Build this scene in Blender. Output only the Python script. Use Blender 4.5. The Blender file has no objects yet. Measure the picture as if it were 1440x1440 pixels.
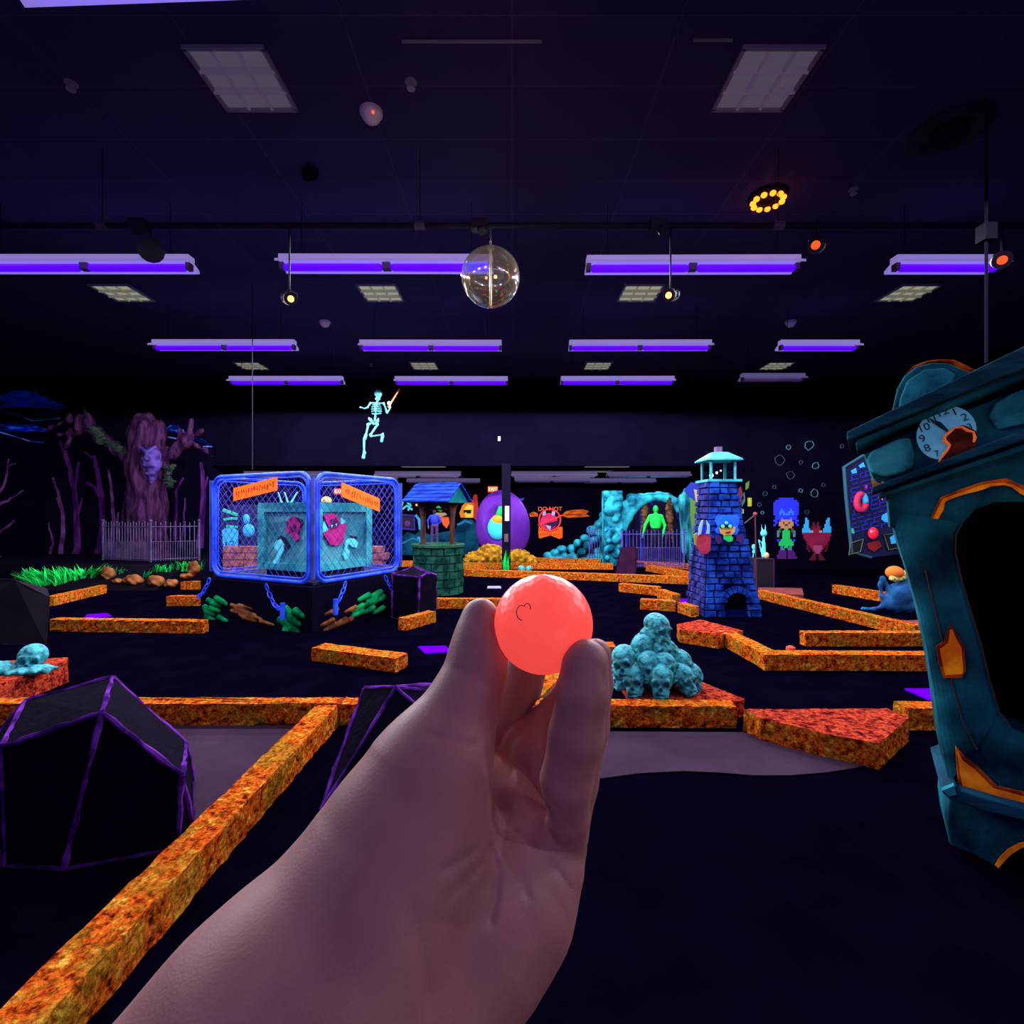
import bpy, bmesh, math, random
import numpy as np
from mathutils import Vector, Matrix, Euler
R = random.Random(7)
SC = bpy.context.scene
COL = SC.collection
PI = math.pi
F = 720.0
EYE = 1.5

def P(px, py, Y):
    """a point Y metres in front of the viewer seen at px,py (0..1440)"""
    return Vector(((px-720)*Y/F, Y, EYE-(py-720)*Y/F))
def G(px, py, z=0.0):
    """a point of the floor (or of a plane z above it)"""
    Y = F*(EYE-z)/(py-720)
    return Vector(((px-720)*Y/F, Y, z))
def S(r, g, b):
    f = lambda c: (c/255/12.92) if c/255 <= .04045 else ((c/255+.055)/1.055)**2.4
    return (f(r), f(g), f(b))

# ------------------------------------------------------------ materials
MATS = {}
def mat(name, c1, c2=None, scale=6.0, rough=.75, metal=0.0, emi=0.0, emic=None, bump=0.0, lo=.4, hi=.62, spec=.3, stretch=(1,1,1), c3=None, detail=4, bscale=None, alpha=1.0):
    if name in MATS: return MATS[name]
    m = bpy.data.materials.new(name); m.use_nodes = True
    nt = m.node_tree; b = nt.nodes['Principled BSDF']
    b.inputs['Roughness'].default_value = rough
    b.inputs['Metallic'].default_value = metal
    b.inputs['Specular IOR Level'].default_value = spec
    b.inputs['Base Color'].default_value = (*c1, 1)
    if alpha < 1: b.inputs['Alpha'].default_value = alpha
    if c2 is not None or bump:
        tc = nt.nodes.new('ShaderNodeTexCoord'); mp = nt.nodes.new('ShaderNodeMapping')
        mp.inputs['Scale'].default_value = stretch
        nt.links.new(tc.outputs['Object'], mp.inputs['Vector'])
        n = nt.nodes.new('ShaderNodeTexNoise'); n.inputs['Scale'].default_value = scale; n.inputs['Detail'].default_value = detail
        nt.links.new(mp.outputs[0], n.inputs['Vector'])
        if c2 is not None:
            r = nt.nodes.new('ShaderNodeValToRGB')
            r.color_ramp.elements[0].position = lo; r.color_ramp.elements[0].color = (*c1, 1)
            r.color_ramp.elements[1].position = hi; r.color_ramp.elements[1].color = (*c2, 1)
            if c3 is not None:
                e = r.color_ramp.elements.new(min(.98, hi+.1)); e.color = (*c3, 1)
            nt.links.new(n.outputs['Fac'], r.inputs['Fac']); nt.links.new(r.outputs['Color'], b.inputs['Base Color'])
        if bump:
            n2 = n
            if bscale:
                n2 = nt.nodes.new('ShaderNodeTexNoise'); n2.inputs['Scale'].default_value = bscale; n2.inputs['Detail'].default_value = 5
                nt.links.new(mp.outputs[0], n2.inputs['Vector'])
            bp = nt.nodes.new('ShaderNodeBump'); bp.inputs['Strength'].default_value = bump; bp.inputs['Distance'].default_value = .02
            nt.links.new(n2.outputs['Fac'], bp.inputs['Height']); nt.links.new(bp.outputs[0], b.inputs['Normal'])
    if emi:  # emission: lamps, and paints given an even imitation of blacklight glow
        b.inputs['Emission Color'].default_value = (*(emic or c1), 1)
        b.inputs['Emission Strength'].default_value = emi
    MATS[name] = m
    return m

# ------------------------------------------------------------ mesh builder
def frame_of(d):
    d = Vector(d).normalized()
    a = Vector((0,0,1)) if abs(d.z) < .9 else Vector((1,0,0))
    x = d.cross(a).normalized(); y = d.cross(x).normalized()
    return x, y, d
class MB:
    def __init__(s): s.v=[]; s.f=[]; s.mi=[]; s.cur=0
    def add(s, vs, fs):
        o=len(s.v); s.v+= [Vector(v) for v in vs]
        for f in fs: s.f.append([i+o for i in f]); s.mi.append(s.cur)
        return s
    def box(s, c, size, M=None):
        x,y,z = size[0]/2,size[1]/2,size[2]/2; c=Vector(c)
        vs=[Vector((i*x,j*y,k*z)) for k in(-1,1) for j in(-1,1) for i in(-1,1)]
        if M is not None: vs=[M@v for v in vs]
        vs=[v+c for v in vs]
        return s.add(vs,[(0,2,3,1),(4,5,7,6),(0,1,5,4),(2,6,7,3),(0,4,6,2),(1,3,7,5)])
    def cyl(s, a, b, r0, r1=None, n=12, cap=True):
        r1 = r0 if r1 is None else r1
        a=Vector(a); b=Vector(b); x,y,d=frame_of(b-a)
        vs=[]
        for p,r in((a,r0),(b,r1)):
            for i in range(n):
                t=2*PI*i/n; vs.append(p+x*(r*math.cos(t))+y*(r*math.sin(t)))
        fs=[(i,(i+1)%n,n+(i+1)%n,n+i) for i in range(n)]
        if cap: fs+= [tuple(range(n))[::-1], tuple(range(n,2*n))]
        return s.add(vs,fs)
    def tube(s, path, r, n=8, closed=False):
        pts=[Vector(p) for p in path]; N=len(pts)
        rr = r if isinstance(r,(list,tuple)) else [r]*N
        vs=[]; prev=None
        for i,p in enumerate(pts):
            if closed: d=pts[(i+1)%N]-pts[i-1]
            else: d=pts[min(i+1,N-1)]-pts[max(i-1,0)]
            d.normalize()
            if prev is None: x,y,_=frame_of(d)
            else:
                x=prev-d*prev.dot(d)
                if x.length<1e-6: x,y,_=frame_of(d)
                x.normalize(); y=d.cross(x)
            prev=x
            for k in range(n):
                t=2*PI*k/n; vs.append(p+x*(rr[i]*math.cos(t))+y*(rr[i]*math.sin(t)))
        fs=[]
        for i in range(N if closed else N-1):
            j=(i+1)%N
            for k in range(n): fs.append((i*n+k,i*n+(k+1)%n,j*n+(k+1)%n,j*n+k))
        if not closed: fs+=[tuple(range(n))[::-1], tuple((N-1)*n+k for k in range(n))]
        return s.add(vs,fs)
    def ell(s, c, r, nu=16, nv=10, M=None, jit=0, rnd=None):
        c=Vector(c); r=r if isinstance(r,(tuple,list)) else (r,r,r)
        vs=[]; 
        for j in range(1,nv):
            ph=PI*j/nv
            for i in range(nu):
                th=2*PI*i/nu
                v=Vector((r[0]*math.sin(ph)*math.cos(th), r[1]*math.sin(ph)*math.sin(th), r[2]*math.cos(ph)))
                if jit: v*=1+(rnd or R).uniform(-jit,jit)
                vs.append(v)
        vs+=[Vector((0,0,r[2])),Vector((0,0,-r[2]))]
        if M is not None: vs=[M@v for v in vs]
        vs=[v+c for v in vs]
        T=(nv-1)*nu; fs=[]
        for j in range(nv-2):
            for i in range(nu): fs.append((j*nu+i,(j+1)*nu+i,(j+1)*nu+(i+1)%nu,j*nu+(i+1)%nu))
        for i in range(nu):
            fs.append((T,i,(i+1)%nu)); fs.append((T+1,(nv-2)*nu+(i+1)%nu,(nv-2)*nu+i))
        return s.add(vs,fs)
    def prism(s, poly, off):
        """polygon of 3-D points pushed by off"""
        n=len(poly); off=Vector(off); a=[Vector(p) for p in poly]; b=[p+off for p in a]
        return s.add(a+b,[tuple(range(n)),tuple(range(n,2*n))[::-1]]+[(i,i+n,(i+1)%n+n,(i+1)%n) for i in range(n)])
    def lathe(s, prof, c=(0,0,0), n=24):
        c=Vector(c); vs=[]
        for r,z in prof:
            for i in range(n): t=2*PI*i/n; vs.append(c+Vector((r*math.cos(t),r*math.sin(t),z)))
        fs=[]
        for j in range(len(prof)-1):
            for i in range(n): fs.append((j*n+i,j*n+(i+1)%n,(j+1)*n+(i+1)%n,(j+1)*n+i))
        fs+=[tuple(range(n))[::-1],tuple((len(prof)-1)*n+i for i in range(n))]
        return s.add(vs,fs)
    def ppoly(s, pts, Y, th=.02):
        return s.prism([P(x,y,Y-th) for x,y in pts],(0,th,0))
    def pribbon(s, path, w, Y, th=.015):
        """flat painted stroke on a wall at distance Y; path and half widths in picture units"""
        n=len(path); ww = w if isinstance(w,(list,tuple)) else [w]*n
        L=[];Rr=[]
        for i,(x,y) in enumerate(path):
            x0,y0=path[max(0,i-1)]; x1,y1=path[min(n-1,i+1)]
            dx,dy=x1-x0,y1-y0; l=math.hypot(dx,dy) or 1
            L.append((x-dy/l*ww[i],y+dx/l*ww[i])); Rr.append((x+dy/l*ww[i],y-dx/l*ww[i]))
        for i in range(n-1):
            s.ppoly([L[i],L[i+1],Rr[i+1],Rr[i]],Y,th)
        return s
    def build(s, name, m, parent=None, smooth=False, origin=None, weld=False):
        me=bpy.data.meshes.new(name)
        o=bpy.data.objects.new(name,me); COL.objects.link(o)
        off=Vector((0,0,0))
        if parent is not None:
            q=parent
            while q is not None: off+=Vector(q.location); q=q.parent
            o.parent=parent
        elif origin is None and s.v:
            xs=[v.x for v in s.v]; ys=[v.y for v in s.v]; zs=[v.z for v in s.v]
            off=Vector(((min(xs)+max(xs))/2,(min(ys)+max(ys))/2,min(zs))); o.location=off
        elif origin is not None: off=Vector(origin); o.location=off
        me.from_pydata([tuple(v-off) for v in s.v],[],s.f)
        for mm in (m if isinstance(m,(list,tuple)) else [m]): me.materials.append(mm)
        if isinstance(m,(list,tuple)): me.polygons.foreach_set('material_index',s.mi)
        bm=bmesh.new(); bm.from_mesh(me)
        if weld: bmesh.ops.remove_doubles(bm,verts=bm.verts,dist=1e-5)
        bmesh.ops.recalc_face_normals(bm,faces=bm.faces); bm.to_mesh(me); bm.free()
        if smooth: me.polygons.foreach_set('use_smooth',[True]*len(me.polygons))
        me.update()
        return o
def tag(o, label, cat, group=None, kind=None):
    if label: o['label']=label
    if cat: o['category']=cat
    if group: o['group']=group
    if kind: o['kind']=kind
    return o
def thing(name, label, cat, loc, group=None):
    o=bpy.data.objects.new(name,None); COL.objects.link(o); o.location=loc
    o.empty_display_size=.1
    return tag(o,label,cat,group)
def struct(o): o['kind']='structure'; return o
def copy_tree(o, parent=None):
    c=o.copy(); COL.objects.link(c)
    if parent is not None: c.parent=parent
    for ch in list(o.children): copy_tree(ch,c)
    return c

# ------------------------------------------------------------ blended solids -> one surface
def sdf_mesh(prims, k, vox, holes=(), hk=.003, disp=None):
    lo=np.array([1e9]*3); hi=-lo
    for p in prims:
        if p[0]=='cap':
            for q,r in((p[1],p[3]),(p[2],p[4])): lo=np.minimum(lo,np.array(q)-r); hi=np.maximum(hi,np.array(q)+r)
        else:
            r=max(p[2]); lo=np.minimum(lo,np.array(p[1])-r); hi=np.maximum(hi,np.array(p[1])+r)
    lo-=3*vox; hi+=3*vox
    n=np.ceil((hi-lo)/vox).astype(int)+1
    ax=[(lo[i]+np.arange(n[i])*vox).astype(np.float32) for i in range(3)]
    X,Y,Z=np.meshgrid(*ax,indexing='ij')
    D=np.full(X.shape,1e3,np.float32)
    def dist(p, sl):
        x,y,z=X[sl],Y[sl],Z[sl]
        if p[0]=='cap':
            a=np.array(p[1],np.float32); b=np.array(p[2],np.float32); ba=b-a; bb=float(ba@ba)+1e-12
            px,py,pz=x-a[0],y-a[1],z-a[2]
            h=np.clip((px*ba[0]+py*ba[1]+pz*ba[2])/bb,0,1)
            return np.sqrt((px-h*ba[0])**2+(py-h*ba[1])**2+(pz-h*ba[2])**2)-(p[3]+(p[4]-p[3])*h)
        c=np.array(p[1],np.float32); r=np.array(p[2],np.float32)
        M=np.array(p[3],np.float32) if len(p)>3 else np.eye(3,dtype=np.float32)
        q=[x-c[0],y-c[1],z-c[2]]
        l=[(M[0,i]*q[0]+M[1,i]*q[1]+M[2,i]*q[2])/r[i] for i in range(3)]
        L=np.sqrt(l[0]**2+l[1]**2+l[2]**2)
        return (L-1)*float(min(r))
    def slc(p, pad):
        if p[0]=='cap':
            a=np.minimum(np.array(p[1])-p[3],np.array(p[2])-p[4])-pad; b=np.maximum(np.array(p[1])+p[3],np.array(p[2])+p[4])+pad
        else: a=np.array(p[1])-max(p[2])-pad; b=np.array(p[1])+max(p[2])+pad
        i0=np.maximum(0,np.floor((a-lo)/vox).astype(int)); i1=np.minimum(n,np.ceil((b-lo)/vox).astype(int)+1)
        return tuple(slice(i0[i],i1[i]) for i in range(3))
    for p in prims:
        kk = p[5] if (p[0]=='cap' and len(p)>5) else k
        sl=slc(p,kk*2+2*vox); d=dist(p,sl); e=D[sl]
        h=np.maximum(kk-np.abs(d-e),0)/kk
        D[sl]=np.minimum(d,e)-h*h*kk*.25
    for p in holes:
        sl=slc(p,hk*2+2*vox); d=-dist(p,sl); e=D[sl]
        h=np.maximum(hk-np.abs(d-e),0)/hk
        D[sl]=np.maximum(d,e)+h*h*hk*.25
    if disp is not None: D=D+disp(X,Y,Z).astype(np.float32)
    ins=D<0
    c=[ins[i:n[0]-1+i,j:n[1]-1+j,l:n[2]-1+l] for i in(0,1) for j in(0,1) for l in(0,1)]
    cnt=sum(q.astype(np.int8) for q in c)
    act=(cnt>0)&(cnt<8)
    I=np.argwhere(act); idx=-np.ones(act.shape,np.int64); idx[act]=np.arange(len(I))
    cor=np.array([(i,j,l) for i in(0,1) for j in(0,1) for l in(0,1)])
    val=np.stack([D[I[:,0]+q[0],I[:,1]+q[1],I[:,2]+q[2]] for q in cor],1)
    acc=np.zeros((len(I),3)); m=np.zeros(len(I))
    for a in range(8):
        for b in range(a+1,8):
            if np.abs(cor[a]-cor[b]).sum()!=1: continue
            va,vb=val[:,a],val[:,b]; s=(va<0)!=(vb<0)
            t=np.where(s,va/np.where(s,va-vb,1),0)
            pt=cor[a][None]+t[:,None]*(cor[b]-cor[a])[None]
            acc+=pt*s[:,None]; m+=s
    V=lo+(I+acc/m[:,None])*vox
    Fs=[]
    for axx in range(3):
        o1,o2=[(1,2),(2,0),(0,1)][axx]
        sA=[slice(None)]*3; sB=[slice(None)]*3
        sA[axx]=slice(0,-1); sB[axx]=slice(1,None)
        ch=ins[tuple(sA)]!=ins[tuple(sB)]
        E=np.argwhere(ch)
        E=E[(E[:,o1]>0)&(E[:,o2]>0)&(E[:,o1]<n[o1]-1)&(E[:,o2]<n[o2]-1)]
        if not len(E): continue
        flip=ins[E[:,0],E[:,1],E[:,2]]
        q=[]
        for d1,d2 in((1,1),(0,1),(0,0),(1,0)):
            e=E.copy(); e[:,o1]-=d1; e[:,o2]-=d2; q.append(idx[e[:,0],e[:,1],e[:,2]])
        q=np.stack(q,1); q[~flip]=q[~flip][:,::-1]
        Fs.append(q)
    Fq=np.concatenate(Fs); Fq=Fq[(Fq>=0).all(1)]
    return V,Fq
def np_obj(name, V, Fq, m, parent=None, origin=None, smooth=True, relax=0):
    me=bpy.data.meshes.new(name); off=np.zeros(3); o=bpy.data.objects.new(name,me); COL.objects.link(o)
    if parent is not None:
        q=parent
        while q is not None: off+=np.array(q.location); q=q.parent
        o.parent=parent
    else:
        off=np.array(origin) if origin is not None else np.array([V[:,0].mean(),V[:,1].mean(),V[:,2].min()]); o.location=off
    if relax:
        for _ in range(relax):
            acc=np.zeros_like(V); c=np.zeros(len(V))
            for a in range(4):
                for b in ((a+1)%4,(a+3)%4):
                    np.add.at(acc,Fq[:,a],V[Fq[:,b]]); np.add.at(c,Fq[:,a],1)
            V=.5*V+.5*acc/np.maximum(c,1)[:,None]
    me.from_pydata((V-off).tolist(),[],Fq.tolist())
    for mm in (m if isinstance(m,(list,tuple)) else [m]): me.materials.append(mm)
    if smooth: me.polygons.foreach_set('use_smooth',[True]*len(me.polygons))
    me.update(); return o
def hull_obj(name, pts, m, parent):
    bm=bmesh.new(); off=Vector(parent.location)
    for p in pts: bm.verts.new(Vector(p)-off)
    r=bmesh.ops.convex_hull(bm,input=bm.verts)
    junk=[g for g in r['geom_interior'] if isinstance(g,bmesh.types.BMVert)]
    if junk: bmesh.ops.delete(bm,geom=junk,context='VERTS')
    bmesh.ops.dissolve_limit(bm,angle_limit=.16,verts=bm.verts,edges=bm.edges)
    edges=[(e.verts[0].co.copy()+off,e.verts[1].co.copy()+off) for e in bm.edges if len(e.link_faces)==2 and e.calc_face_angle(0)>.33]
    me=bpy.data.meshes.new(name); bm.to_mesh(me); bm.free(); me.materials.append(m)
    o=bpy.data.objects.new(name,me); COL.objects.link(o); o.parent=parent
    return o,edges
# ============================================================ camera, world
cam=bpy.data.cameras.new('camera'); cam.sensor_width=36; cam.lens=18; cam.clip_start=.01; cam.clip_end=80
co=bpy.data.objects.new('camera',cam); COL.objects.link(co); co.location=(0,0,EYE); co.rotation_euler=(PI/2,0,0); SC.camera=co
SC.view_settings.view_transform='Standard'; SC.view_settings.look='None'; SC.view_settings.gamma=1; SC.view_settings.exposure=0
SC.view_settings.use_curve_mapping=False
w=bpy.data.worlds.new('hall_ambience'); SC.world=w; w.use_nodes=True
w.node_tree.nodes['Background'].inputs[0].default_value=(.16,.10,.8,1); w.node_tree.nodes['Background'].inputs[1].default_value=.35

# ============================================================ room
CZ=5.05
m_floor=mat('black_floor_paint',(.0010,.0006,.004),(.0016,.001,.006),scale=3,rough=.9,spec=.0)
m_wall=mat('black_wall_paint',(.0022,.0013,.008),(.003,.002,.010),scale=1.2,rough=.95,spec=.0)
m_soff=mat('dark_blue_wall_paint',(.0022,.0017,.0075),(.003,.0022,.0095),scale=1,rough=.95,spec=.0)
def ceiling_mat():
    m=bpy.data.materials.new('black_ceiling_tiles'); m.use_nodes=True; nt=m.node_tree; b=nt.nodes['Principled BSDF']
    tc=nt.nodes.new('ShaderNodeTexCoord'); br=nt.nodes.new('ShaderNodeTexBrick')
    br.offset=0; br.inputs['Scale'].default_value=1; br.inputs['Mortar Size'].default_value=.007
    br.inputs['Brick Width'].default_value=1.22; br.inputs['Row Height'].default_value=.61; br.inputs['Mortar Smooth'].default_value=.2
    br.inputs['Color1'].default_value=(.040,.032,.115,1); br.inputs['Color2'].default_value=(.046,.037,.13,1); br.inputs['Mortar'].default_value=(.075,.06,.16,1)
    nt.links.new(tc.outputs['Object'],br.inputs['Vector']); nt.links.new(br.outputs['Color'],b.inputs['Base Color'])
    b.inputs['Roughness'].default_value=.9; b.inputs['Specular IOR Level'].default_value=.05; return m
m_ceil=ceiling_mat()
def slab(name,x0,x1,y0,y1,z0,z1,m):
    return struct(MB().box(((x0+x1)/2,(y0+y1)/2,(z0+z1)/2),(x1-x0,y1-y0,z1-z0)).build(name,m,origin=(0,0,0)))
XL,XR,YB,YF=-15.,10.6,13.5,-2.5
slab('floor',XL,XR,YF,18.2,-.1,0,m_floor)
slab('ceiling',XL,XR,YF,YB+.2,CZ,CZ+.1,m_ceil)
slab('wall_left',XL-.15,XL,YF,YB+.2,0,CZ,m_wall)
slab('wall_right',XR,XR+.15,YF,YB+.2,0,CZ,m_wall)
slab('wall_back_left',XL,-7.9,YB,YB+.2,0,CZ,m_wall)
slab('wall_back_right',5.4,XR,YB,YB+.2,0,CZ,m_wall)
slab('wall_soffit',-7.9,5.4,YB,YB+.2,2.72,CZ,m_soff)
slab('ceiling_back',-7.9,5.4,YB+.2,18.2,2.78,2.88,m_wall)
slab('wall_back',-7.9,5.4,17.9,18.1,0,2.8,m_wall)
slab('wall_recess_left',-8.05,-7.9,YB+.2,18.1,0,2.8,m_wall)
slab('wall_recess_right',5.4,5.55,YB+.2,18.1,0,2.8,m_wall)

# ============================================================ blacklight fixtures
m_white=mat('white_enamel',(.62,.55,.75),rough=.5)
m_hoodglow=mat('white_reflector_painted_glow',(.62,.55,.75),rough=.5,emi=1,emic=(.20,.15,.42))  # even emission stands in for tube light on the housing
m_hoodfaint=mat('white_reflector_faint_painted_glow',(.62,.55,.75),rough=.5,emi=1,emic=(.07,.055,.13))  # unlit housings given a faint emission so they look pale
m_tube=mat('blacklight_tube',(.1,.0,.5),rough=.4,emi=1.0,emic=(.105,.0,3.2))
m_sock=mat('lamp_socket',(.16,.1,.14),rough=.6)
m_chain_g=mat('dark_grey_metal',(.012,.010,.018),rough=.7,spec=.03)
FX=[]
def fixture(label, cx, y, z, L=2.44, lit=(1,1), yaw=0, group='blacklight strip fixtures', power=1.0, nlt=2):
    t=thing('strip_light',label,'light fixture',(cx,y,z),group)
    h=L/2; hs=MB()
    prof=[(-.16,-.02),(-.15,.015),(-.06,.05),(-.06,.11),(.06,.11),(.06,.05),(.15,.015),(.16,-.02),(.145,-.012),(.06,.03),(-.06,.03),(-.145,-.012)]
    hs.prism([(cx-h,y+a,z+b) for a,b in prof],(L,0,0))
    hs.build('housing',m_hoodglow if power>0 and any(lit) or lit[0] else m_hoodfaint,t)
    n=2 if L>2 else 1; seg=L/n
    for i in range(n):
        a=cx-h+i*seg+.05; b=a+seg-.10
        MB().tube([(a,y,z-.02),(a+.03,y,z-.02),(b-.03,y,z-.02),(b,y,z-.02)],[.03,.043,.043,.03],12).build('lamp_tube',m_tube if lit[i] else m_white,t,smooth=True)
    for i in range(n+1):
        xx=cx-h+i*seg+(.025 if i==0 else -.025 if i==n else 0)
        MB().box((xx,y,z-.01),(.05 if i in(0,n) else .09,.08,.075)).build('socket',m_sock,t)
    for sx in(-.8,.8):
        MB().cyl((cx+sx*h,y,z+.1),(cx+sx*h,y,CZ if z>3 else 2.79),.004,n=6).build('hanger',m_chain_g,t)
    if yaw: t.rotation_euler=(0,0,yaw)
    if power>0:
        for i in range(nlt):
            l=bpy.data.lights.new('blacklight','SPOT'); l.energy=power*1.0; l.shadow_soft_size=0.0; l.spot_size=math.radians(178); l.spot_blend=.06
            l.color=(.93,.88,1)
            lo=bpy.data.objects.new('blacklight',l); COL.objects.link(lo); lo.parent=t
            lo.location=((-h+ (i+.5)*L/nlt),0,-.09)
    return t
PW=230
for ri,(y,z) in enumerate(((5.9,4.33),(8.85,4.35),(11.1,4.32))):
    rn=['nearest full row','second row','third row'][ri]
    nm=[('leftmost fixture of the %s'%rn),('second from the left in the %s'%rn),('third from the left in the %s'%rn)]
    for k,cx in enumerate([(-4.91,-1.44,2.08),(-4.96,-1.4,2.21),(-4.88,-1.31,2.28)][ri]):
        fixture('white strip light with glowing violet tubes, '+nm[k],cx,y+R.uniform(-.02,.02),z,power=PW,yaw=[0,.004,-.006][k])
fixture('short white strip light with one violet tube in the nearest full row, far right',5.01,5.9,4.33,L=1.22,lit=(1,),power=PW*.6,nlt=1)
fixture('short white strip light with one violet tube in the second row, far right',5.3,8.85,4.35,L=1.35,lit=(1,),power=PW,nlt=1)
fixture('unlit white strip light at the right end of the third row',5.6,11.0,4.36,L=1.35,lit=(0,),power=0)
fixture('strip light cut off by the upper edge of the picture near the left corner',-1.5,2.65,4.33,yaw=-.035,power=PW*.28)
for cx,wh in((-4.95,'beyond the left edge'),(2.08,'above the upper edge, right of centre'),(5.3,'beyond the right edge')): fixture('violet strip light of the overhead row, '+wh,cx,2.6,4.33,power=PW*(.28 if cx<3 else .6))
for cx,wh in((-8.5,'left'),(8.6,'right')): fixture('added unseen violet strip light of the nearest full row, outside the '+wh+' edge',cx,5.9,4.33,power=PW)  # unseen fixtures added to light the side walls and tree
for cx,wh in((-4.9,'left'),(-1.44,'centre left'),(2.08,'centre right'),(5.6,'right')): fixture('added violet strip light of an unseen row behind the viewer, '+wh,cx,-.9,4.33,power=PW*(.3 if cx>5 else .06))  # unseen row added to light the clock and foreground from the front
for i,(cx,y,z,pw,wh) in enumerate(((-6.4,14.6,2.55,0,'left of the caged crate'),(-2.68,14.6,2.55,55,'above the wishing well'),(1.2,14.6,2.55,55,'right of the black column'),(4.0,15.0,2.57,45,'above the cave arch'),
        (-4.9,16.4,2.52,55,'deeper in, left of the well roof'),(-2.3,17.2,2.52,0,'deeper in, behind the well roof'),(1.3,16.6,2.52,55,'deeper in, above the round warning picture'),(3.6,17.2,2.52,0,'deeper in, over the teal rock pillar'))):
    fixture('dull strip light with unlit tubes under the low back ceiling, '+wh,cx,y,z,lit=(0,0),power=pw,group='dull strip lights of the low back bay',nlt=1)  # spots added under some unlit strips to light the back bay

# ============================================================ troffers
m_tf=mat('troffer_frame_white',(.25,.23,.32),rough=.5)
m_lv=mat('louver_metal',(.35,.33,.38),rough=.35,metal=.4)
m_lvd=mat('louver_dim_glow',(.35,.33,.38),rough=.35,emi=1,emic=(.028,.024,.045))  # louvers glow evenly in place of the light they reflect
m_lvb=mat('louver_faint_glow',(.35,.33,.3),rough=.35,emi=1,emic=(.10,.1,.07))  # same stand-in for reflected light, brighter and warmer
m_ln_d=mat('troffer_lens_dim_glow',(.2,.19,.24),emi=1,emic=(.05,.044,.066))  # unlit lens with a weak emission for its reflected light
m_ln_b=mat('troffer_lens_faint_glow',(.3,.3,.22),emi=1,emic=(.26,.26,.17))  # even emission gives these lenses a faintly lit look
def troffer(label,cx,cy,z,sx,sy,lens,group='square louvred ceiling lights',cells=3):
    t=thing('ceiling_light',label,'ceiling light',(cx,cy,z-.03),group)
    fr=MB()
    for a,b,c,d in((cx-sx/2,cy,.03,sy),(cx+sx/2,cy,.03,sy),(cx,cy-sy/2,sx+.03,.03),(cx,cy+sy/2,sx+.03,.03)): fr.box((a,b,z-.01),(c,d,.035))
    fro=fr.build('frame',m_tf,t)
    MB().box((cx,cy,z-.004),(sx-.03,sy-.03,.006)).build('lens',lens,t)
    lv=MB()
    for i in range(1,cells):
        lv.box((cx-sx/2+i*sx/cells,cy,z-.02),(.022,sy-.03,.03)); 
    for i in range(1,cells):
        yy=cy-sy/2+i*sy/cells
        lv.add([(cx-sx/2,yy-.03,z-.008),(cx+sx/2,yy-.03,z-.008),(cx+sx/2,yy,z-.045),(cx-sx/2,yy,z-.045),(cx+sx/2,yy+.03,z-.008),(cx-sx/2,yy+.03,z-.008)],[(0,1,2,3),(3,2,4,5),(0,3,5),(1,4,2)])
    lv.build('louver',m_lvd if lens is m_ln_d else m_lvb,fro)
    return t
for ri,y in enumerate((4.2,8.28,12.4)):
    for ci,x in enumerate((-6.3,-2.2 if ri==0 else -2.12,2.07,6.4)):
        if ri==0 and ci in(0,3): continue
        row=['closest row of ceiling lights','middle row of ceiling lights','farthest row on the high ceiling'][ri]; pos=['far left','left of centre','right of centre','far right'][ci]
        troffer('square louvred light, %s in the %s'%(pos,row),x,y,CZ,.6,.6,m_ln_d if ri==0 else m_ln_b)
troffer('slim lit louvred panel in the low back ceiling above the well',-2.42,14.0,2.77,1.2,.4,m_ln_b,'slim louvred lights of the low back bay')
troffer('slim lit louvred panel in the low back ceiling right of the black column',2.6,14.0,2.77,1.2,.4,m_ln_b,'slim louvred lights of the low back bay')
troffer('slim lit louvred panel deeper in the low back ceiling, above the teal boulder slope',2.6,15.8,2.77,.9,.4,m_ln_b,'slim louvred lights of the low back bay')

# ============================================================ pipe, hanging lamps
m_pipe=mat('dark_pipe',(.02,.017,.035),(.03,.026,.05),scale=4,rough=.6,spec=.05)
m_blk=mat('black_plastic',(.006,.005,.012),rough=.7,spec=.04)
pp=P(0,317,5.0)
t=thing('ceiling_pipe','long dark pipe running across under the ceiling that carries the lamps','pipe',(0,5.0,pp.z))
MB().cyl((-9,5,pp.z),(9,5,pp.z),.028,n=10).build('pipe',m_pipe,t,smooth=True)
for x in(-4,-.9,2.6,6.2):
    MB().cyl((x,5,pp.z),(x,5,CZ),.003,n=6).build('hanger',m_blk,t); MB().cyl((x-.05,5,pp.z),(x+.05,5,pp.z),.042,n=10).build('clamp',mat('dull_clamp_metal',(.12,.1,.15),rough=.5),t)
m_warm=mat('warm_lamp_lens',(.1,.05,.02),emi=1,emic=(3,1.2,.35),spec=0)
m_redl=mat('red_lamp_lens',(.1,.01,.005),emi=1,emic=(1.8,.12,.02),spec=0)
def spotlamp(label,px,py_top,py,Y,lens,side=1,stem=True,group=None,r=.055):
    a=P(px,py,Y); top=P(px,py_top,Y)
    t=thing('spotlight',label,'spotlight',a,group)
    if stem: MB().cyl(top,a,.009,n=6).build('stem',m_chain_g,t)
    d=Vector((side*.55,-.75,-.35)).normalized()
    b=MB().cyl(a-d*.12,a+d*.06,r,r*1.15,14).build('lamp_body',m_blk,t,smooth=False)
    y=MB().tube([a+Vector((-.07,0,-.02)),a+Vector((-.075,0,.05)),a+Vector((0,0,.09)),a+Vector((.075,0,.05)),a+Vector((.07,0,-.02))],.007,6); y.build('yoke',m_chain_g,t)
    if lens: MB().cyl(a+d*.058,a+d*.07,r*.6,r*.45,12).build('lens',lens,b)
    return t
spotlamp('small warm glowing spotlight on a thin stem, left of the mirror globe',407,318,420,5.0,m_warm,1)
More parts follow.
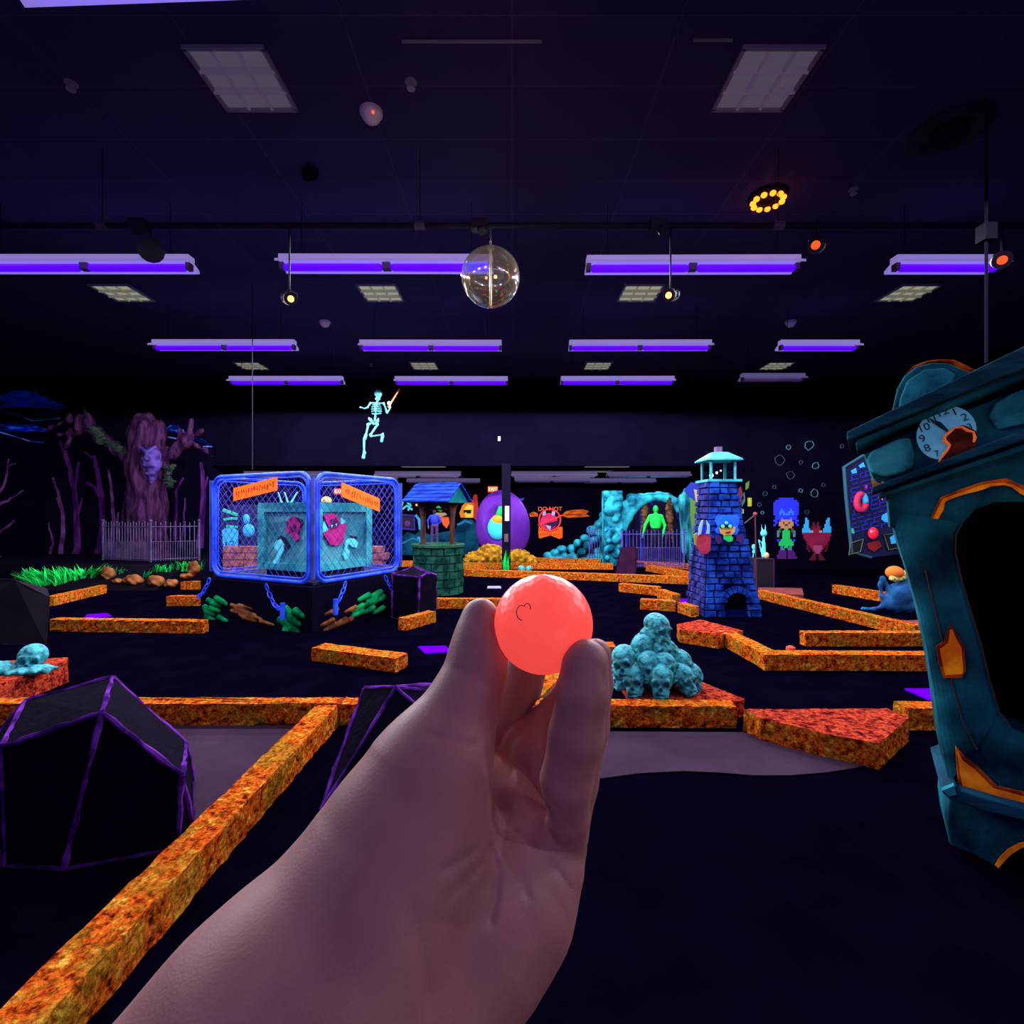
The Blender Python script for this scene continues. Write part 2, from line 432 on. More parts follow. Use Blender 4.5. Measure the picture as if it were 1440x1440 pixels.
spotlamp('small warm glowing spotlight on a thin stem, right of the mirror globe',943,318,415,5.0,m_warm,-1)
spotlamp('black spotlight with a red glow clamped to the pipe right of centre',1148,318,345,5.0,m_redl,-1,r=.07)
spotlamp('black spotlight with a red glow near the right edge under the vertical conduit',1408,318,366,5.0,m_redl,-1,r=.07)
spotlamp('large unlit black spotlight on the pipe in front of the leftmost violet tubes',212,318,352,5.0,None,1,r=.1)
spotlamp('unlit dark device under the ceiling above the left lamp stem',437,236,245,5.3,None,1,stem=False)
for px,wh in((674,'left of the globe chain'),(925,'above the right lamp stem'),(195,'above the large unlit spotlight')):
    c=P(px,317,5.0); MB().box(c,(.16,.1,.1)).cyl(c+Vector((0,0,-.02)),c+Vector((.03,-.06,-.09)),.03,.04,10).build('motor_box',mat('charcoal_motor',(.03,.025,.05)),None); o=COL.objects[-1]
    tag(o,'small dark motor box on the pipe, '+wh,'motor box')
# mirror globe
gc=P(690,390,5.0); gr=41*5/720
t=thing('mirror_globe','shiny clear globe with golden reflections hanging from the pipe on a chain','hanging globe',gc)
mg=bpy.data.materials.new('reflective_globe'); mg.use_nodes=True; nt=mg.node_tree; b=nt.nodes['Principled BSDF']
b.inputs['Base Color'].default_value=(.75,.66,.45,1); b.inputs['Metallic'].default_value=.9; b.inputs['Roughness'].default_value=.06
tr=nt.nodes.new('ShaderNodeBsdfTransparent'); mx=nt.nodes.new('ShaderNodeMixShader'); lw=nt.nodes.new('ShaderNodeLayerWeight'); lw.inputs[0].default_value=.35
mr=nt.nodes.new('ShaderNodeMapRange'); mr.inputs[3].default_value=.35; mr.inputs[4].default_value=.95
nt.links.new(lw.outputs['Facing'],mr.inputs[0]); nt.links.new(mr.outputs[0],mx.inputs[0]); nt.links.new(tr.outputs[0],mx.inputs[1]); nt.links.new(b.outputs[0],mx.inputs[2])
nt.links.new(mx.outputs[0],nt.nodes['Material Output'].inputs[0])
MB().ell(gc,gr,48,32).build('globe_shell',mg,t,smooth=True)
MB().cyl(gc+Vector((0,0,-gr*.97)),gc+Vector((0,0,gr*.97)),.012,n=8).build('centre_rod',mat('pale_rod',(.5,.5,.3),rough=.3,metal=.5),t)
MB().cyl(gc+Vector((0,0,gr-.01)),gc+Vector((0,0,gr+.02)),.035,n=12).build('cap',m_lv,t)
ch=MB(); z0=gc.z+gr+.01; n=int((pp.z-z0)/.03)
for i in range(n+1):
    c=Vector((gc.x,5,z0+.015+i*.03)); 
    ch.tube([c+(Vector((math.cos(q)*.01,0,math.sin(q)*.018)) if i%2 else Vector((0,math.cos(q)*.01,math.sin(q)*.018))) for q in [k*PI/4 for k in range(8)]],.003,5,True)
ch.build('chain',mat('pale_chain',(.3,.3,.32),rough=.4,metal=.5),t)
# amber LED ring
c=G(1080,275) if False else Vector((360*5.74/720,5.74,CZ))
t=thing('led_ceiling_lamp','round ceiling lamp with a ring of glowing orange bulbs','ceiling lamp',c)
MB().lathe([(.2,0),(.2,-.03),(.15,-.06),(.08,-.06),(.08,-.02)],c,24).build('lamp_body',m_blk,t)
m_led=mat('orange_led',(.1,.03,.01),emi=1,emic=(4.5,.75,.04))
for i in range(11):
    a=2*PI*i/11; q=c+Vector((math.cos(a)*.155,math.sin(a)*.155,-.07)); 
    MB().ell(q,(.034,.034,.028),10,6).build('bulb',m_led,t,smooth=True)
l=bpy.data.lights.new('amber_glow','POINT'); l.energy=1.2; l.color=(1,.25,.05); l.shadow_soft_size=0
lo=bpy.data.objects.new('amber_glow',l); COL.objects.link(lo); lo.parent=t; lo.location=(0,0,-.13)
# domes, detectors
def dome(label,px,py,d,name='dome_camera',cat='dome camera'):
    Y=F*(CZ-EYE)/(720-py); c=Vector(((px-720)*Y/F,Y,CZ))
    t=thing(name,label,cat,c)
    MB().lathe([(d*.5,0),(d*.5,-.03),(d*.46,-.04)],c,20).build('base_ring',m_white,t,smooth=False)
    MB().ell(c+Vector((0,0,-.035)),(d*.43,d*.43,d*.38),18,10).build('dome',mat('pale_dome_plastic',(.9,.86,.92),rough=.25),t,smooth=True)
    return t
t=dome('white dome camera on the ceiling left of centre, close by',522,156,.2)
MB().ell(Vector(t.location)+Vector((.035,-.07,-.065)),.012,8,6).build('indicator_light',mat('tiny_red_light',(1,.1,.05),emi=1,emic=(2,.15,.05)),t)
dome('small pale dome under the ceiling, right of the left lamp stem',457,452,.2,'smoke_detector','detector')
dome('small pale dome under the ceiling, above the short second-row strip light',1112,452,.2,'smoke_detector','detector')
def sprink(label,px,py):
    Y=F*(CZ-EYE)/(720-py); c=Vector(((px-720)*Y/F,Y,CZ)); t=thing('ceiling_sprinkler',label,'sprinkler',c)
    MB().cyl(c,c+Vector((0,0,-.05)),.014,n=8).build('nozzle',m_lv,t); MB().cyl(c+Vector((0,0,-.05)),c+Vector((0,0,-.058)),.035,n=12).build('deflector',m_lv,t)
    MB().cyl(c,c+Vector((0,0,-.008)),.05,n=14).build('collar',m_tf,t)
sprink('small ceiling sprinkler near the top left corner',100,117); sprink('small ceiling sprinkler right of the white dome camera',578,115)
sprink('small ceiling sprinkler right of the orange ring lamp',1200,266); sprink('small ceiling sprinkler between the far troffers above the skeleton',522,512)
c=Vector(((1335-720)*4.75/F,4.75,CZ))
t=thing('ceiling_vent','round dark vent in the ceiling at the upper right','vent',c)
MB().lathe([(.32,0),(.32,-.03),(.26,-.05),(.2,-.02)],c,28).build('outer_ring',m_pipe,t); MB().lathe([(.15,-.02),(.15,-.05),(.06,-.06)],c,24).build('inner_cone',m_blk,t)
cx=(1387-720)*4.4/F
t=thing('conduit','thin vertical grey conduit hanging on the right side above the clock','conduit',(cx,4.4,P(0,510,4.4).z))
MB().cyl((cx,4.4,P(0,510,4.4).z),(cx,4.4,CZ),.012,n=8).build('rod',mat('dull_grey_conduit',(.012,.010,.02),rough=.8,spec=0),t); MB().box((cx,4.4,P(0,328,4.4).z),(.1,.1,.14)).build('junction_box',m_blk,t)
cx=(355-720)*8/F
tag(MB().cyl((cx,8,P(0,660,8).z),(cx,8,CZ),.007,n=6).build('hanging_wire',m_pipe),'thin dark wire dropping from the ceiling towards the cage','wire')
# faint ceiling rails
for px0,px1,py,wh in((565,762,57,'between the two nearest square lights'),(975,1030,55,'touching the nearest right square light')):
    Y=F*(CZ-EYE)/(720-py); tag(MB().box((((px0+px1)/2-720)*Y/F,Y,CZ-.008),((px1-px0)*Y/F,.02,.012)).build('ceiling_rail',mat('dull_rail',(.2,.18,.25),rough=.5)),'thin pale rail on the ceiling '+wh,'rail')
# exit signs
m_exit=mat('exit_red',(1,.1,.05),emi=1,emic=(3,.16,.05)); m_exl=mat('exit_letters',(1,.6,.5),emi=1,emic=(4,1.6,1.0))
def textmesh(s,size,loc,rot,m,parent,name='lettering',ext=.004,align='CENTER'):
    cu=bpy.data.curves.new(name,'FONT'); cu.body=s; cu.size=size; cu.extrude=ext; cu.align_x=align; cu.align_y='CENTER'
    tmp=bpy.data.objects.new('tmp',cu); COL.objects.link(tmp); bpy.context.view_layer.update()
    me=bpy.data.meshes.new_from_object(tmp.evaluated_get(bpy.context.evaluated_depsgraph_get())); bpy.data.objects.remove(tmp); me.name=name
    me.materials.clear(); me.materials.append(m)
    o=bpy.data.objects.new(name,me); COL.objects.link(o); o.rotation_euler=rot
    off=Vector((0,0,0)); q=parent
    while q is not None: off+=Vector(q.location); q=q.parent
    o.parent=parent; o.location=Vector(loc)-off
    return o
for px,py,Y,wh in((693,688,17.7,'above the purple egg'),(477,691,17.7,'behind the cage')):
    c=P(px,py,Y); t=thing('exit_sign','glowing red exit sign high on the back wall, '+wh,'exit sign',c)
    MB().box(c+Vector((0,.05,0)),(.36,.06,.22)).build('sign_case',m_blk,t); sf=MB().box(c,(.33,.04,.19)).build('sign_face',m_exit,t)
    textmesh('EXIT',.15,c+Vector((0,-.025,0)),(PI/2,0,0),m_exl,sf)
    l=bpy.data.lights.new('exit_glow','POINT'); l.energy=1.5; l.color=(1,.08,.03); l.shadow_soft_size=0
    lo=bpy.data.objects.new('exit_glow',l); COL.objects.link(lo); lo.parent=t; lo.location=(0,-.2,0)
# ============================================================ carpeted lane borders
def border_mat(name,hue=0,sc=22):
    m=bpy.data.materials.new(name); m.use_nodes=True; nt=m.node_tree; b=nt.nodes['Principled BSDF']
    tc=nt.nodes.new('ShaderNodeTexCoord'); geo=nt.nodes.new('ShaderNodeNewGeometry')
    n1=nt.nodes.new('ShaderNodeTexNoise'); n1.inputs['Scale'].default_value=sc; n1.inputs['Detail'].default_value=6; n1.inputs['Roughness'].default_value=.7
    n2=nt.nodes.new('ShaderNodeTexNoise'); n2.inputs['Scale'].default_value=sc*.22; n2.inputs['Detail'].default_value=3
    n3=nt.nodes.new('ShaderNodeTexNoise'); n3.inputs['Scale'].default_value=sc*2.6; n3.inputs['Detail'].default_value=4
    for n in(n1,n2,n3): nt.links.new(geo.outputs['Position'],n.inputs['Vector'])
    r=nt.nodes.new('ShaderNodeValToRGB'); cr=r.color_ramp
    cols=[(.36,(.07,.012,.004)),(.43,(.42,.05,.006)),(.49,(.85,.15,.012)),(.54,(.62,.13,.015)),(.60,(.9,.36,.03)),(.68,(.9,.55,.08))] if hue==0 else [(.36,(.06,.006,.006)),(.45,(.28,.02,.015)),(.52,(.6,.06,.03)),(.62,(.7,.10,.03)),(.75,(.5,.1,.03))]
    cr.elements[0].position=cols[0][0]; cr.elements[0].color=(*cols[0][1],1)
    cr.elements[1].position=cols[-1][0]; cr.elements[1].color=(*cols[-1][1],1)
    for p,c in cols[1:-1]: e=cr.elements.new(p); e.color=(*c,1)
    nt.links.new(n1.outputs['Fac'],r.inputs['Fac'])
    mix=nt.nodes.new('ShaderNodeMix'); mix.data_type='RGBA'; mr=nt.nodes.new('ShaderNodeMapRange'); mr.inputs[1].default_value=.5; mr.inputs[2].default_value=.62; mr.inputs[3].default_value=0; mr.inputs[4].default_value=.5 if hue==0 else .15
    nt.links.new(n2.outputs['Fac'],mr.inputs[0]); nt.links.new(mr.outputs[0],mix.inputs['Factor'])
    nt.links.new(r.outputs['Color'],mix.inputs['A']); mix.inputs['B'].default_value=(.34,.25,.02,1) if hue==0 else (.5,.08,.03,1)
    mul=nt.nodes.new('ShaderNodeMix'); mul.data_type='RGBA'; mul.blend_type='MULTIPLY'; mul.inputs['Factor'].default_value=1
    r2=nt.nodes.new('ShaderNodeValToRGB'); r2.color_ramp.elements[0].position=.35; r2.color_ramp.elements[0].color=(.35,.3,.3,1); r2.color_ramp.elements[1].position=.6; r2.color_ramp.elements[1].color=(1,1,1,1)
    nt.links.new(n3.outputs['Fac'],r2.inputs['Fac']); nt.links.new(mix.outputs['Result'],mul.inputs['A']); nt.links.new(r2.outputs['Color'],mul.inputs['B'])
    nt.links.new(mul.outputs['Result'],b.inputs['Base Color'])
    bp=nt.nodes.new('ShaderNodeBump'); bp.inputs['Strength'].default_value=.8; bp.inputs['Distance'].default_value=.02; nt.links.new(n1.outputs['Fac'],bp.inputs['Height']); nt.links.new(bp.outputs[0],b.inputs['Normal'])
    b.inputs['Roughness'].default_value=.95; b.inputs['Specular IOR Level'].default_value=.0
    return m
m_bord=border_mat('orange_mottled_carpet'); m_bordr=border_mat('red_mottled_carpet',1)
def rough_prism(name,label,poly,h,m,z0=0,seg=.05,jit=.004,cat='lane border',group=None,top=None):
    """upright prism over a ground polygon with worn carpet edges"""
    rr=random.Random(hash(label)%9999 if False else sum(map(ord,label)))
    ring=[]; n=len(poly)
    for i in range(n):
        a=Vector((*poly[i][:2],0)); b=Vector((*poly[(i+1)%n][:2],0)); L=(b-a).length; k=max(1,min(90,int(L/seg)))
        for j in range(k): ring.append(a+(b-a)*(j/k))
    N=len(ring); c=sum(ring,Vector((0,0,0)))/N; lv=[]; zs=[0,.02,h*.35,h*.7,h-.012,h]
    mb=MB(); vs=[]
    for li,z in enumerate(zs):
        for p in ring:
            d=(p-c); d.z=0; dn=d.normalized() if d.length>1e-6 else Vector((0,0,0))
            q=p+Vector((rr.uniform(-jit,jit),rr.uniform(-jit,jit),0))
            if li==len(zs)-1:
                q=p-dn*0; q=p+Vector((rr.uniform(-jit,jit),rr.uniform(-jit,jit),0))*.5
            vs.append(Vector((q.x,q.y,z0+z+(rr.uniform(-jit,jit)*.8 if 0<li else 0))))
    fs=[]
    for li in range(len(zs)-1):
        for i in range(N): fs.append((li*N+i,li*N+(i+1)%N,(li+1)*N+(i+1)%N,(li+1)*N+i))
    mb.add(vs,fs+[tuple(range(N))[::-1]])
    if top:
        mb.f.append([(len(zs)-1)*N+i for i in range(N)]); mb.mi.append(1)
    else: mb.f.append([(len(zs)-1)*N+i for i in range(N)]); mb.mi.append(0)
    o=mb.build(name,[m,top] if top else m); tag(o,label,cat,group); return o
def board(label,a,b,w=.13,h=.15,m=None,side=1,name='lane_border',jit=.004,grp='orange carpeted lane borders'):
    """a,b: ground points of the edge nearest the viewer; the board is w wide behind it"""
    a=Vector((a[0],a[1],0)); b=Vector((b[0],b[1],0)); d=(b-a).normalized(); n=Vector((-d.y,d.x,0))*side
    return rough_prism(name,label,[a,b,b+n*w,a+n*w],h,m or m_bord,group=grp,jit=jit)
g=lambda x,y: G(x,y)
# foreground
board('long mottled orange border crossing the foreground, left stretch',(-4.6,3.6),(-1.22,3.6),w=.13,jit=.006)
board('long mottled orange border crossing the foreground behind the hand, right stretch',(-1.21,3.6),(1.56,3.55),w=.13,jit=.006)
board('mottled orange border running from the lower left corner towards the hand',(-1.25,.9),(-1.22,3.58),w=.15,jit=.007)
def poly_border(label,pts,m=None,h=.15,name='lane_border',grp=None): return rough_prism(name,label,[(p.x,p.y) for p in pts],h,(m_bord if name=='wedge_ramp' else m) or m_bord,group=grp,top=m_bordr if name=='wedge_ramp' else None,cat='lane border' if name=='lane_border' else 'platform')
T=lambda x,y: G(x,y,.15)
poly_border('wedge shaped red and orange ramp right of the skull pile, foreground',[T(1046,997),T(1248,996),T(1278,1010),T(1236,1046),T(1160,1032),T(1070,1010)],m_bordr,h=.15,name='wedge_ramp')
board('short mottled yellow border between the wedge ramp and the leaning clock',(2.72,3.52),(3.5,3.5),w=.14)
board('orange border showing between the fingers behind the hand',(-.06,2.98),(.16,3.57),w=.13)
board('orange border running away from the foreground border, behind the golf ball',(.22,3.76),(.44,4.3),w=.13)
# left field
board('long straight orange border left of the cage',g(70,888),g(284,891))
board('short slanted orange border below the bright green grass, left',g(76,852),g(150,834))
board('short orange border touching the left side of the black cage stand',g(234,852),g(290,852))
board('thin orange border between the rocks and the cage stand, farther back',g(254,829),g(300,829),w=.12)
board('lone orange block in front of the cage',g(438,929),g(556,946),w=.2,h=.13)
board('short slanted orange border right of the cage stand',g(571,887),g(613,875))
board('straight orange border behind the thumb',g(606,856),g(800,856))
board('short orange border behind the index fingertip',g(800,930),g(866,931),w=.2)
board('short bright orange border left of the wishing well',g(559,817),g(582,817),w=.2)
# middle back
board('long orange border in front of the purple egg',g(652,810),g(975,822),w=.2)
board('orange border behind the one that fronts the egg, right part',g(650,800),g(862,801),w=.2)
board('farthest orange border, right of the egg nest',g(745,792),g(845,794),w=.2)
board('orange border right of the small dark boulder',g(893,797),g(968,801),w=.2)
board('slanted orange border closing the zigzag right of the dark boulder',g(908,803),g(968,815),w=.22)
board('slanted orange border in front of the cave fence, far back',g(560,797),g(640,797),w=.2)
# right field
board('orange border stretch above the skull pile',g(870,832),g(925,838),w=.16)
board('slanted orange border running to the lighthouse foot',g(924,841),g(946,849),w=.14)
board('short orange border stub left of the lighthouse foot',g(900,857),g(950,860),w=.16)
board('short slanted orange border touching the lighthouse corner',g(953,861),g(972,868),w=.12)
poly_border('red topped wedge in front of the lighthouse',[T(952,878),T(985,871),T(1045,887),T(1010,893),T(955,885)],m_bordr,name='wedge_ramp')
board('slanted orange border between the lighthouse and the long right border',g(1010,905),g(1076,942),w=.16)
board('long straight orange border right of the skull pile',g(1075,943),g(1330,944),w=.16)
board('long slanted orange border right of the lighthouse',g(1066,842),g(1286,898),w=.14,side=1)
board('orange border behind the long right border, left of the clock',g(1133,909),g(1330,909),w=.12)
board('short orange border behind the blue creature',g(1170,834),g(1262,850),w=.16)
poly_border('flat dull red platform behind the slanted right border',[G(1235,872,.08),G(1320,872,.08),G(1335,884,.08),G(1280,885,.08)],mat('dull_red_felt',(.18,.03,.035),(.25,.05,.04),scale=9),h=.08,name='low_platform')
poly_border('flat dull red strip right of the lighthouse foot',[G(1066,826,.06),G(1128,827,.06),G(1130,836,.06),G(1072,836,.06)],mat('dull_red_felt',(.18,.03,.035)),h=.06,name='low_platform')
# platforms of the skulls
T2=lambda x,y: G(x,y,.12)
pf=poly_border('dark red carpeted platform under the skull pile',[T2(866,937),T2(905,935),T2(985,958),T2(1047,983),T2(1040,986),T2(893,984)],m_bordr,h=.12,name='carpeted_platform')
pl=poly_border('dark red carpeted platform under the lying skull at the left edge',[T2(-60,946),T2(95,937),T2(96,940),T2(-20,985),T2(-100,985)],m_bordr,h=.2,name='carpeted_platform')
# felt lanes
m_felt=mat('worn_grey_felt',(.042,.024,.045),(.052,.030,.053),scale=2.5,rough=.95,spec=0,bump=.2,bscale=120)
def felt(label,pts):
    n=len(pts); mb=MB().prism([(p.x,p.y,.004) for p in pts],(0,0,.004)); o=mb.build('putting_felt',m_felt); tag(o,label,'putting green'); return o
rt=[G(700,1031),G(840,1030),G(1045,1031),G(1100,1045),G(1228,1075)]+[G(x,y) for x,y in((1200,1082),(1160,1088),(1110,1092),(1060,1092),(1010,1088),(960,1086),(900,1089),(840,1097),(780,1106),(700,1115))]
felt('grey putting felt with a wavy lower edge, right of the hand',rt)
felt('grey putting felt between the left boulder and the long diagonal border',[Vector((-2.75,3.58,0)),Vector((-1.27,3.58,0)),Vector((-1.27,1.9,0)),Vector((-1.60,2.45,0)),Vector((-1.95,3.1,0))])
# tee mats
m_tee=mat('violet_tee_mat',(.09,.0,.95),rough=.9,spec=0,emi=.5,emic=(.08,0,.95))  # even emission added so the mats glow violet
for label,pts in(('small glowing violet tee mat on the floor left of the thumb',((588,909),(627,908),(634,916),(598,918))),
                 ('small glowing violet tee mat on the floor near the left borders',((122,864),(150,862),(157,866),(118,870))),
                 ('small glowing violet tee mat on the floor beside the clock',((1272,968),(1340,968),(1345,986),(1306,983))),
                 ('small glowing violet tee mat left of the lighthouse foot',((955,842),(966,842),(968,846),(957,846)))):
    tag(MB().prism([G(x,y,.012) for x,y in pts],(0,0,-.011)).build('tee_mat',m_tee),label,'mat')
tag(MB().prism([G(x,y,.012) for x,y in((686,824),(704,824),(705,827),(685,827))],(0,0,-.011)).build('hole_plate',mat('pale_plate',(.3,.3,.4))),'small pale plate on the floor below the black column','plate')
tag(MB().lathe([(.05,0),(.045,.03),(.02,.045)],G(1112,914),16).build('lane_marker',mat('red_plastic',(.8,.06,.03))),'small red marker on the floor in front of the long right border','marker')

# ============================================================ faceted boulders
m_rock=mat('black_boulder',(.003,.002,.008),(.0045,.003,.012),scale=5,rough=.9,spec=.02,bump=.4,bscale=30)
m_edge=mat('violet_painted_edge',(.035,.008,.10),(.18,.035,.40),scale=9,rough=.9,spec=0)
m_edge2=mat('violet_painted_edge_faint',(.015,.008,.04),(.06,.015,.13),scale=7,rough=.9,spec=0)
def boulder(label,pts,r=.009,m=None,me=None,bright=None):
    c=sum((Vector(p) for p in pts),Vector((0,0,0)))/len(pts); base=Vector((c.x,c.y,0))
    t=thing('boulder',label,'boulder',base)
    o,ed=hull_obj('rock_body',pts,m or m_rock,t)
    mb=MB(); rr=random.Random(3)
    e2=MB()
    for a,b in ed:
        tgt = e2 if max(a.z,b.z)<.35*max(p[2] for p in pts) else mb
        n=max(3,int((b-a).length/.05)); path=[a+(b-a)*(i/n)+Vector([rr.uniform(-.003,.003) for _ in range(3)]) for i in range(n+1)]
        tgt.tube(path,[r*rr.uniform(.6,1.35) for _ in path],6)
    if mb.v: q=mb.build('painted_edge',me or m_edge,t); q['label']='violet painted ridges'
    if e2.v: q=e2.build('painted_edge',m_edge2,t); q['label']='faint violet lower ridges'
    return t
b1=[P(2,1050,2.25),P(143,1002,2.2),P(256,1090,2.3),P(158,952,2.62),P(36,985,2.65),P(-8,1040,2.5),P(204,995,2.75),P(262,1045,2.72),
    P(272,1150,2.42),P(8,1214,2.17),P(90,1218,2.15),P(250,1190,2.28),P(272,1130,2.85),P(-25,1150,2.6)]
for p in b1:
    if p.z<.12: p.z=.0
b1+= [Vector((b1[8].x,b1[8].y,0)),Vector((b1[12].x,b1[12].y,0)),Vector((b1[13].x,b1[13].y,0))]
boulder('large black boulder with violet painted ridges at the lower left',b1,.011)
b2=[P(512,968,2.95),P(620,962,2.95),P(700,985,2.9),P(556,966,2.72),P(452,1138,2.42),P(670,1060,2.5),P(690,1080,2.9),P(470,1080,2.9)]
b2+=[Vector((P(455,1172,2.38).x,2.38,0)),Vector((-.2,2.45,0)),Vector((-.15,2.9,0)),Vector((-.95,2.95,0))]
boulder('black boulder with violet ridges half hidden behind the wrist',b2,.010)
b3=[P(552,808,7.4),P(582,797,7.5),P(600,806,7.2),P(613,808,7.5),P(590,812,7.0)]
b3+=[Vector((-1.70,7.25,0)),Vector((P(588,870,7.0).x,7.0,0)),Vector((P(606,870,7.4).x,7.4,0)),Vector((P(606,870,7.4).x,7.9,0)),Vector((-1.6,7.9,0))]
boulder('black boulder with thin violet ridges between the cage and the well',b3,.014)
m_mar=mat('dark_maroon_boulder',(.022,.006,.022),(.03,.008,.03),scale=5,rough=.95,spec=0)
b4=[P(873,770,12.2),P(893,768,12.2),P(897,775,12.2),P(868,790,12.1)]
b4+=[Vector((P(866,808,12).x,12,0)),Vector((P(892,808,12).x,11.9,0)),Vector((P(894,800,12).x,12.6,0)),Vector((P(872,800,12).x,12.6,0))]
boulder('small dark maroon boulder in front of the cave fence',b4,.006,m_mar,m_mar)
b5=[P(-60,812,5.9),P(20,815,5.85),P(66,828,6.1),P(70,840,5.9),P(-60,824,6.3),P(62,826,6.3)]
b5+=[Vector((P(64,0,5.8).x,5.8,0)),Vector((P(-80,0,5.8).x,5.8,0)),Vector((P(66,0,6.3).x,6.3,0)),Vector((P(-80,0,6.3).x,6.3,0))]
m_gr=mat('charcoal_boulder',(.018,.014,.021),(.022,.018,.026),scale=3,rough=.95,spec=0)
boulder('plain charcoal grey boulder at the left edge',b5,.004,m_gr,m_gr)
# ============================================================ hand and golf ball
def HP(px,py,z): p=P(px,py,z); return (p.x,p.y,p.z)
def hc(a,b,k=None):
    """limb piece between two joints: (px,py,distance,radius in picture units)"""
    t=['cap',HP(*a[:3]),HP(*b[:3]),a[3]*a[2]/F,b[3]*b[2]/F]
    if k: t.append(k)
    return tuple(t)
BALLC=P(764,877,.223); BR=.02135
th=[(676,866,.230,24.5),(674,905,.226,29),(668,950,.222,34),(645,1005,.216,45),(606,1085,.208,80),(566,1190,.200,112),(500,1330,.188,150),(400,1470,.172,190),(240,1700,.15,240)]
fi=[(823,932,.206,33),(819,975,.204,36),(810,1035,.204,38),(796,1100,.206,36),(800,1150,.210,28),(803,1195,.216,22)]
mi=[(838,920,.232,22),(833,960,.234,28),(826,1020,.236,30),(806,1100,.234,34),(790,1170,.230,36),(765,1215,.230,48)]
ix=[(745,925,.251,28),(733,962,.256,29),(706,1000,.258,30),(686,1026,.256,31),(664,1062,.250,35),(668,1125,.240,44)]
rg=[(815,950,.243,24),(810,966,.246,26),(790,1002,.250,30),(772,1027,.251,34),(748,1056,.250,43),(735,1110,.244,50),(735,1165,.238,56)]
pk=[(786,1215,.213,34),(752,1172,.219,38),(715,1125,.230,40),(690,1100,.238,42)]
pa=[(735,1262,.210,70),(696,1290,.207,92),(632,1356,.200,104),(530,1450,.184,138),(400,1600,.165,170)]
prims=[]
for ch,k in((th,.006),(fi,.003),(mi,.0028),(ix,.003),(rg,.0028),(pk,.0022),(pa,.008)):
    for a,b in zip(ch,ch[1:]): prims.append(hc(a,b,k*.8 if k<.004 else .012))
prims+=[hc((566,1190,.205,100),(700,1275,.214,86),.012),hc((620,1240,.212,95),(705,1245,.216,62),.006)]
# separate finger chains first so they keep creases: order matters for the blend only
skin=bpy.data.materials.new('skin'); skin.use_nodes=True; nt=skin.node_tree; b=nt.nodes['Principled BSDF']
b.inputs['Roughness'].default_value=.5; b.inputs['Specular IOR Level'].default_value=.3
b.inputs['Subsurface Weight'].default_value=.12; b.inputs['Subsurface Radius'].default_value=(.01,.004,.002); b.inputs['Subsurface Scale'].default_value=.4
geo=nt.nodes.new('ShaderNodeTexCoord'); n=nt.nodes.new('ShaderNodeTexNoise'); n.inputs['Scale'].default_value=28; n.inputs['Detail'].default_value=4
r=nt.nodes.new('ShaderNodeValToRGB'); r.color_ramp.elements[0].position=.35; r.color_ramp.elements[0].color=(.30,.14,.125,1); r.color_ramp.elements[1].position=.65; r.color_ramp.elements[1].color=(.36,.175,.155,1)
nt.links.new(geo.outputs['Object'],n.inputs['Vector']); nt.links.new(n.outputs['Fac'],r.inputs['Fac']); nt.links.new(r.outputs[0],b.inputs['Base Color'])
w1=nt.nodes.new('ShaderNodeTexVoronoi'); w1.inputs['Scale'].default_value=900; bp=nt.nodes.new('ShaderNodeBump'); bp.inputs['Strength'].default_value=.12; bp.inputs['Distance'].default_value=.0006
nt.links.new(geo.outputs['Object'],w1.inputs['Vector']); nt.links.new(w1.outputs['Distance'],bp.inputs['Height']); nt.links.new(bp.outputs[0],b.inputs['Normal'])
# palm and finger creases cut as shallow grooves
grooves=[]
def groove(path,r=.0011,side=-.000):
    for a,bb in zip(path,path[1:]): grooves.append(('cap',HP(*a),HP(*bb),r,r))
CR=[(((742,1088),(775,1125),(800,1158),(814,1180)),2.2,.0007),(((728,1170),(760,1195),(785,1225),(802,1250)),2.4,.0008),(((690,1190),(700,1225),(697,1262),(688,1300)),4.5,.0016),(((712,1188),(730,1225),(742,1260)),4,.0011),
    (((668,1195),(650,1210),(625,1222)),5,.0014),(((675,1215),(655,1240),(630,1262)),6,.0010),(((812,928),(830,930),(845,942),(850,965)),2.0,.0007),(((640,940),(662,946),(690,944)),3,.0005),(((600,1030),(630,1042),(670,1046)),4,.0007),(((575,1270),(590,1330),(600,1400)),14,.0007)]
def creases(X,Y,Z):
    px=720+X/np.maximum(Y,.05)*F; py=720-(Z-EYE)/np.maximum(Y,.05)*F; D=np.zeros_like(X)
    for pts,w_,dp in CR:
        m_=np.full_like(X,1e9)
        for (x0,y0),(x1,y1) in zip(pts,pts[1:]):
            dx,dy=x1-x0,y1-y0; h_=np.clip(((px-x0)*dx+(py-y0)*dy)/(dx*dx+dy*dy),0,1); m_=np.minimum(m_,np.hypot(px-x0-h_*dx,py-y0-h_*dy))
        D+=dp*np.exp(-(m_/w_)**2)
    return D
V,Fq=sdf_mesh(prims,.006,.0012,disp=creases)
hand=np_obj('person',V,Fq,skin,origin=HP(566,1190,.20),relax=2)
tag(hand,"person's bare left hand and wrist reaching from the lower edge, holding the glowing ball",'person')
MB().tube([HP(230,1730,.148),(-.16,.06,1.2),(-.33,-.2,1.06),(-.48,-.42,.96)],[.048,.056,.062,.07],20).build('sleeve',mat('dark_sleeve_cloth',(.01,.01,.02),rough=.95,bump=.4),hand,smooth=True)
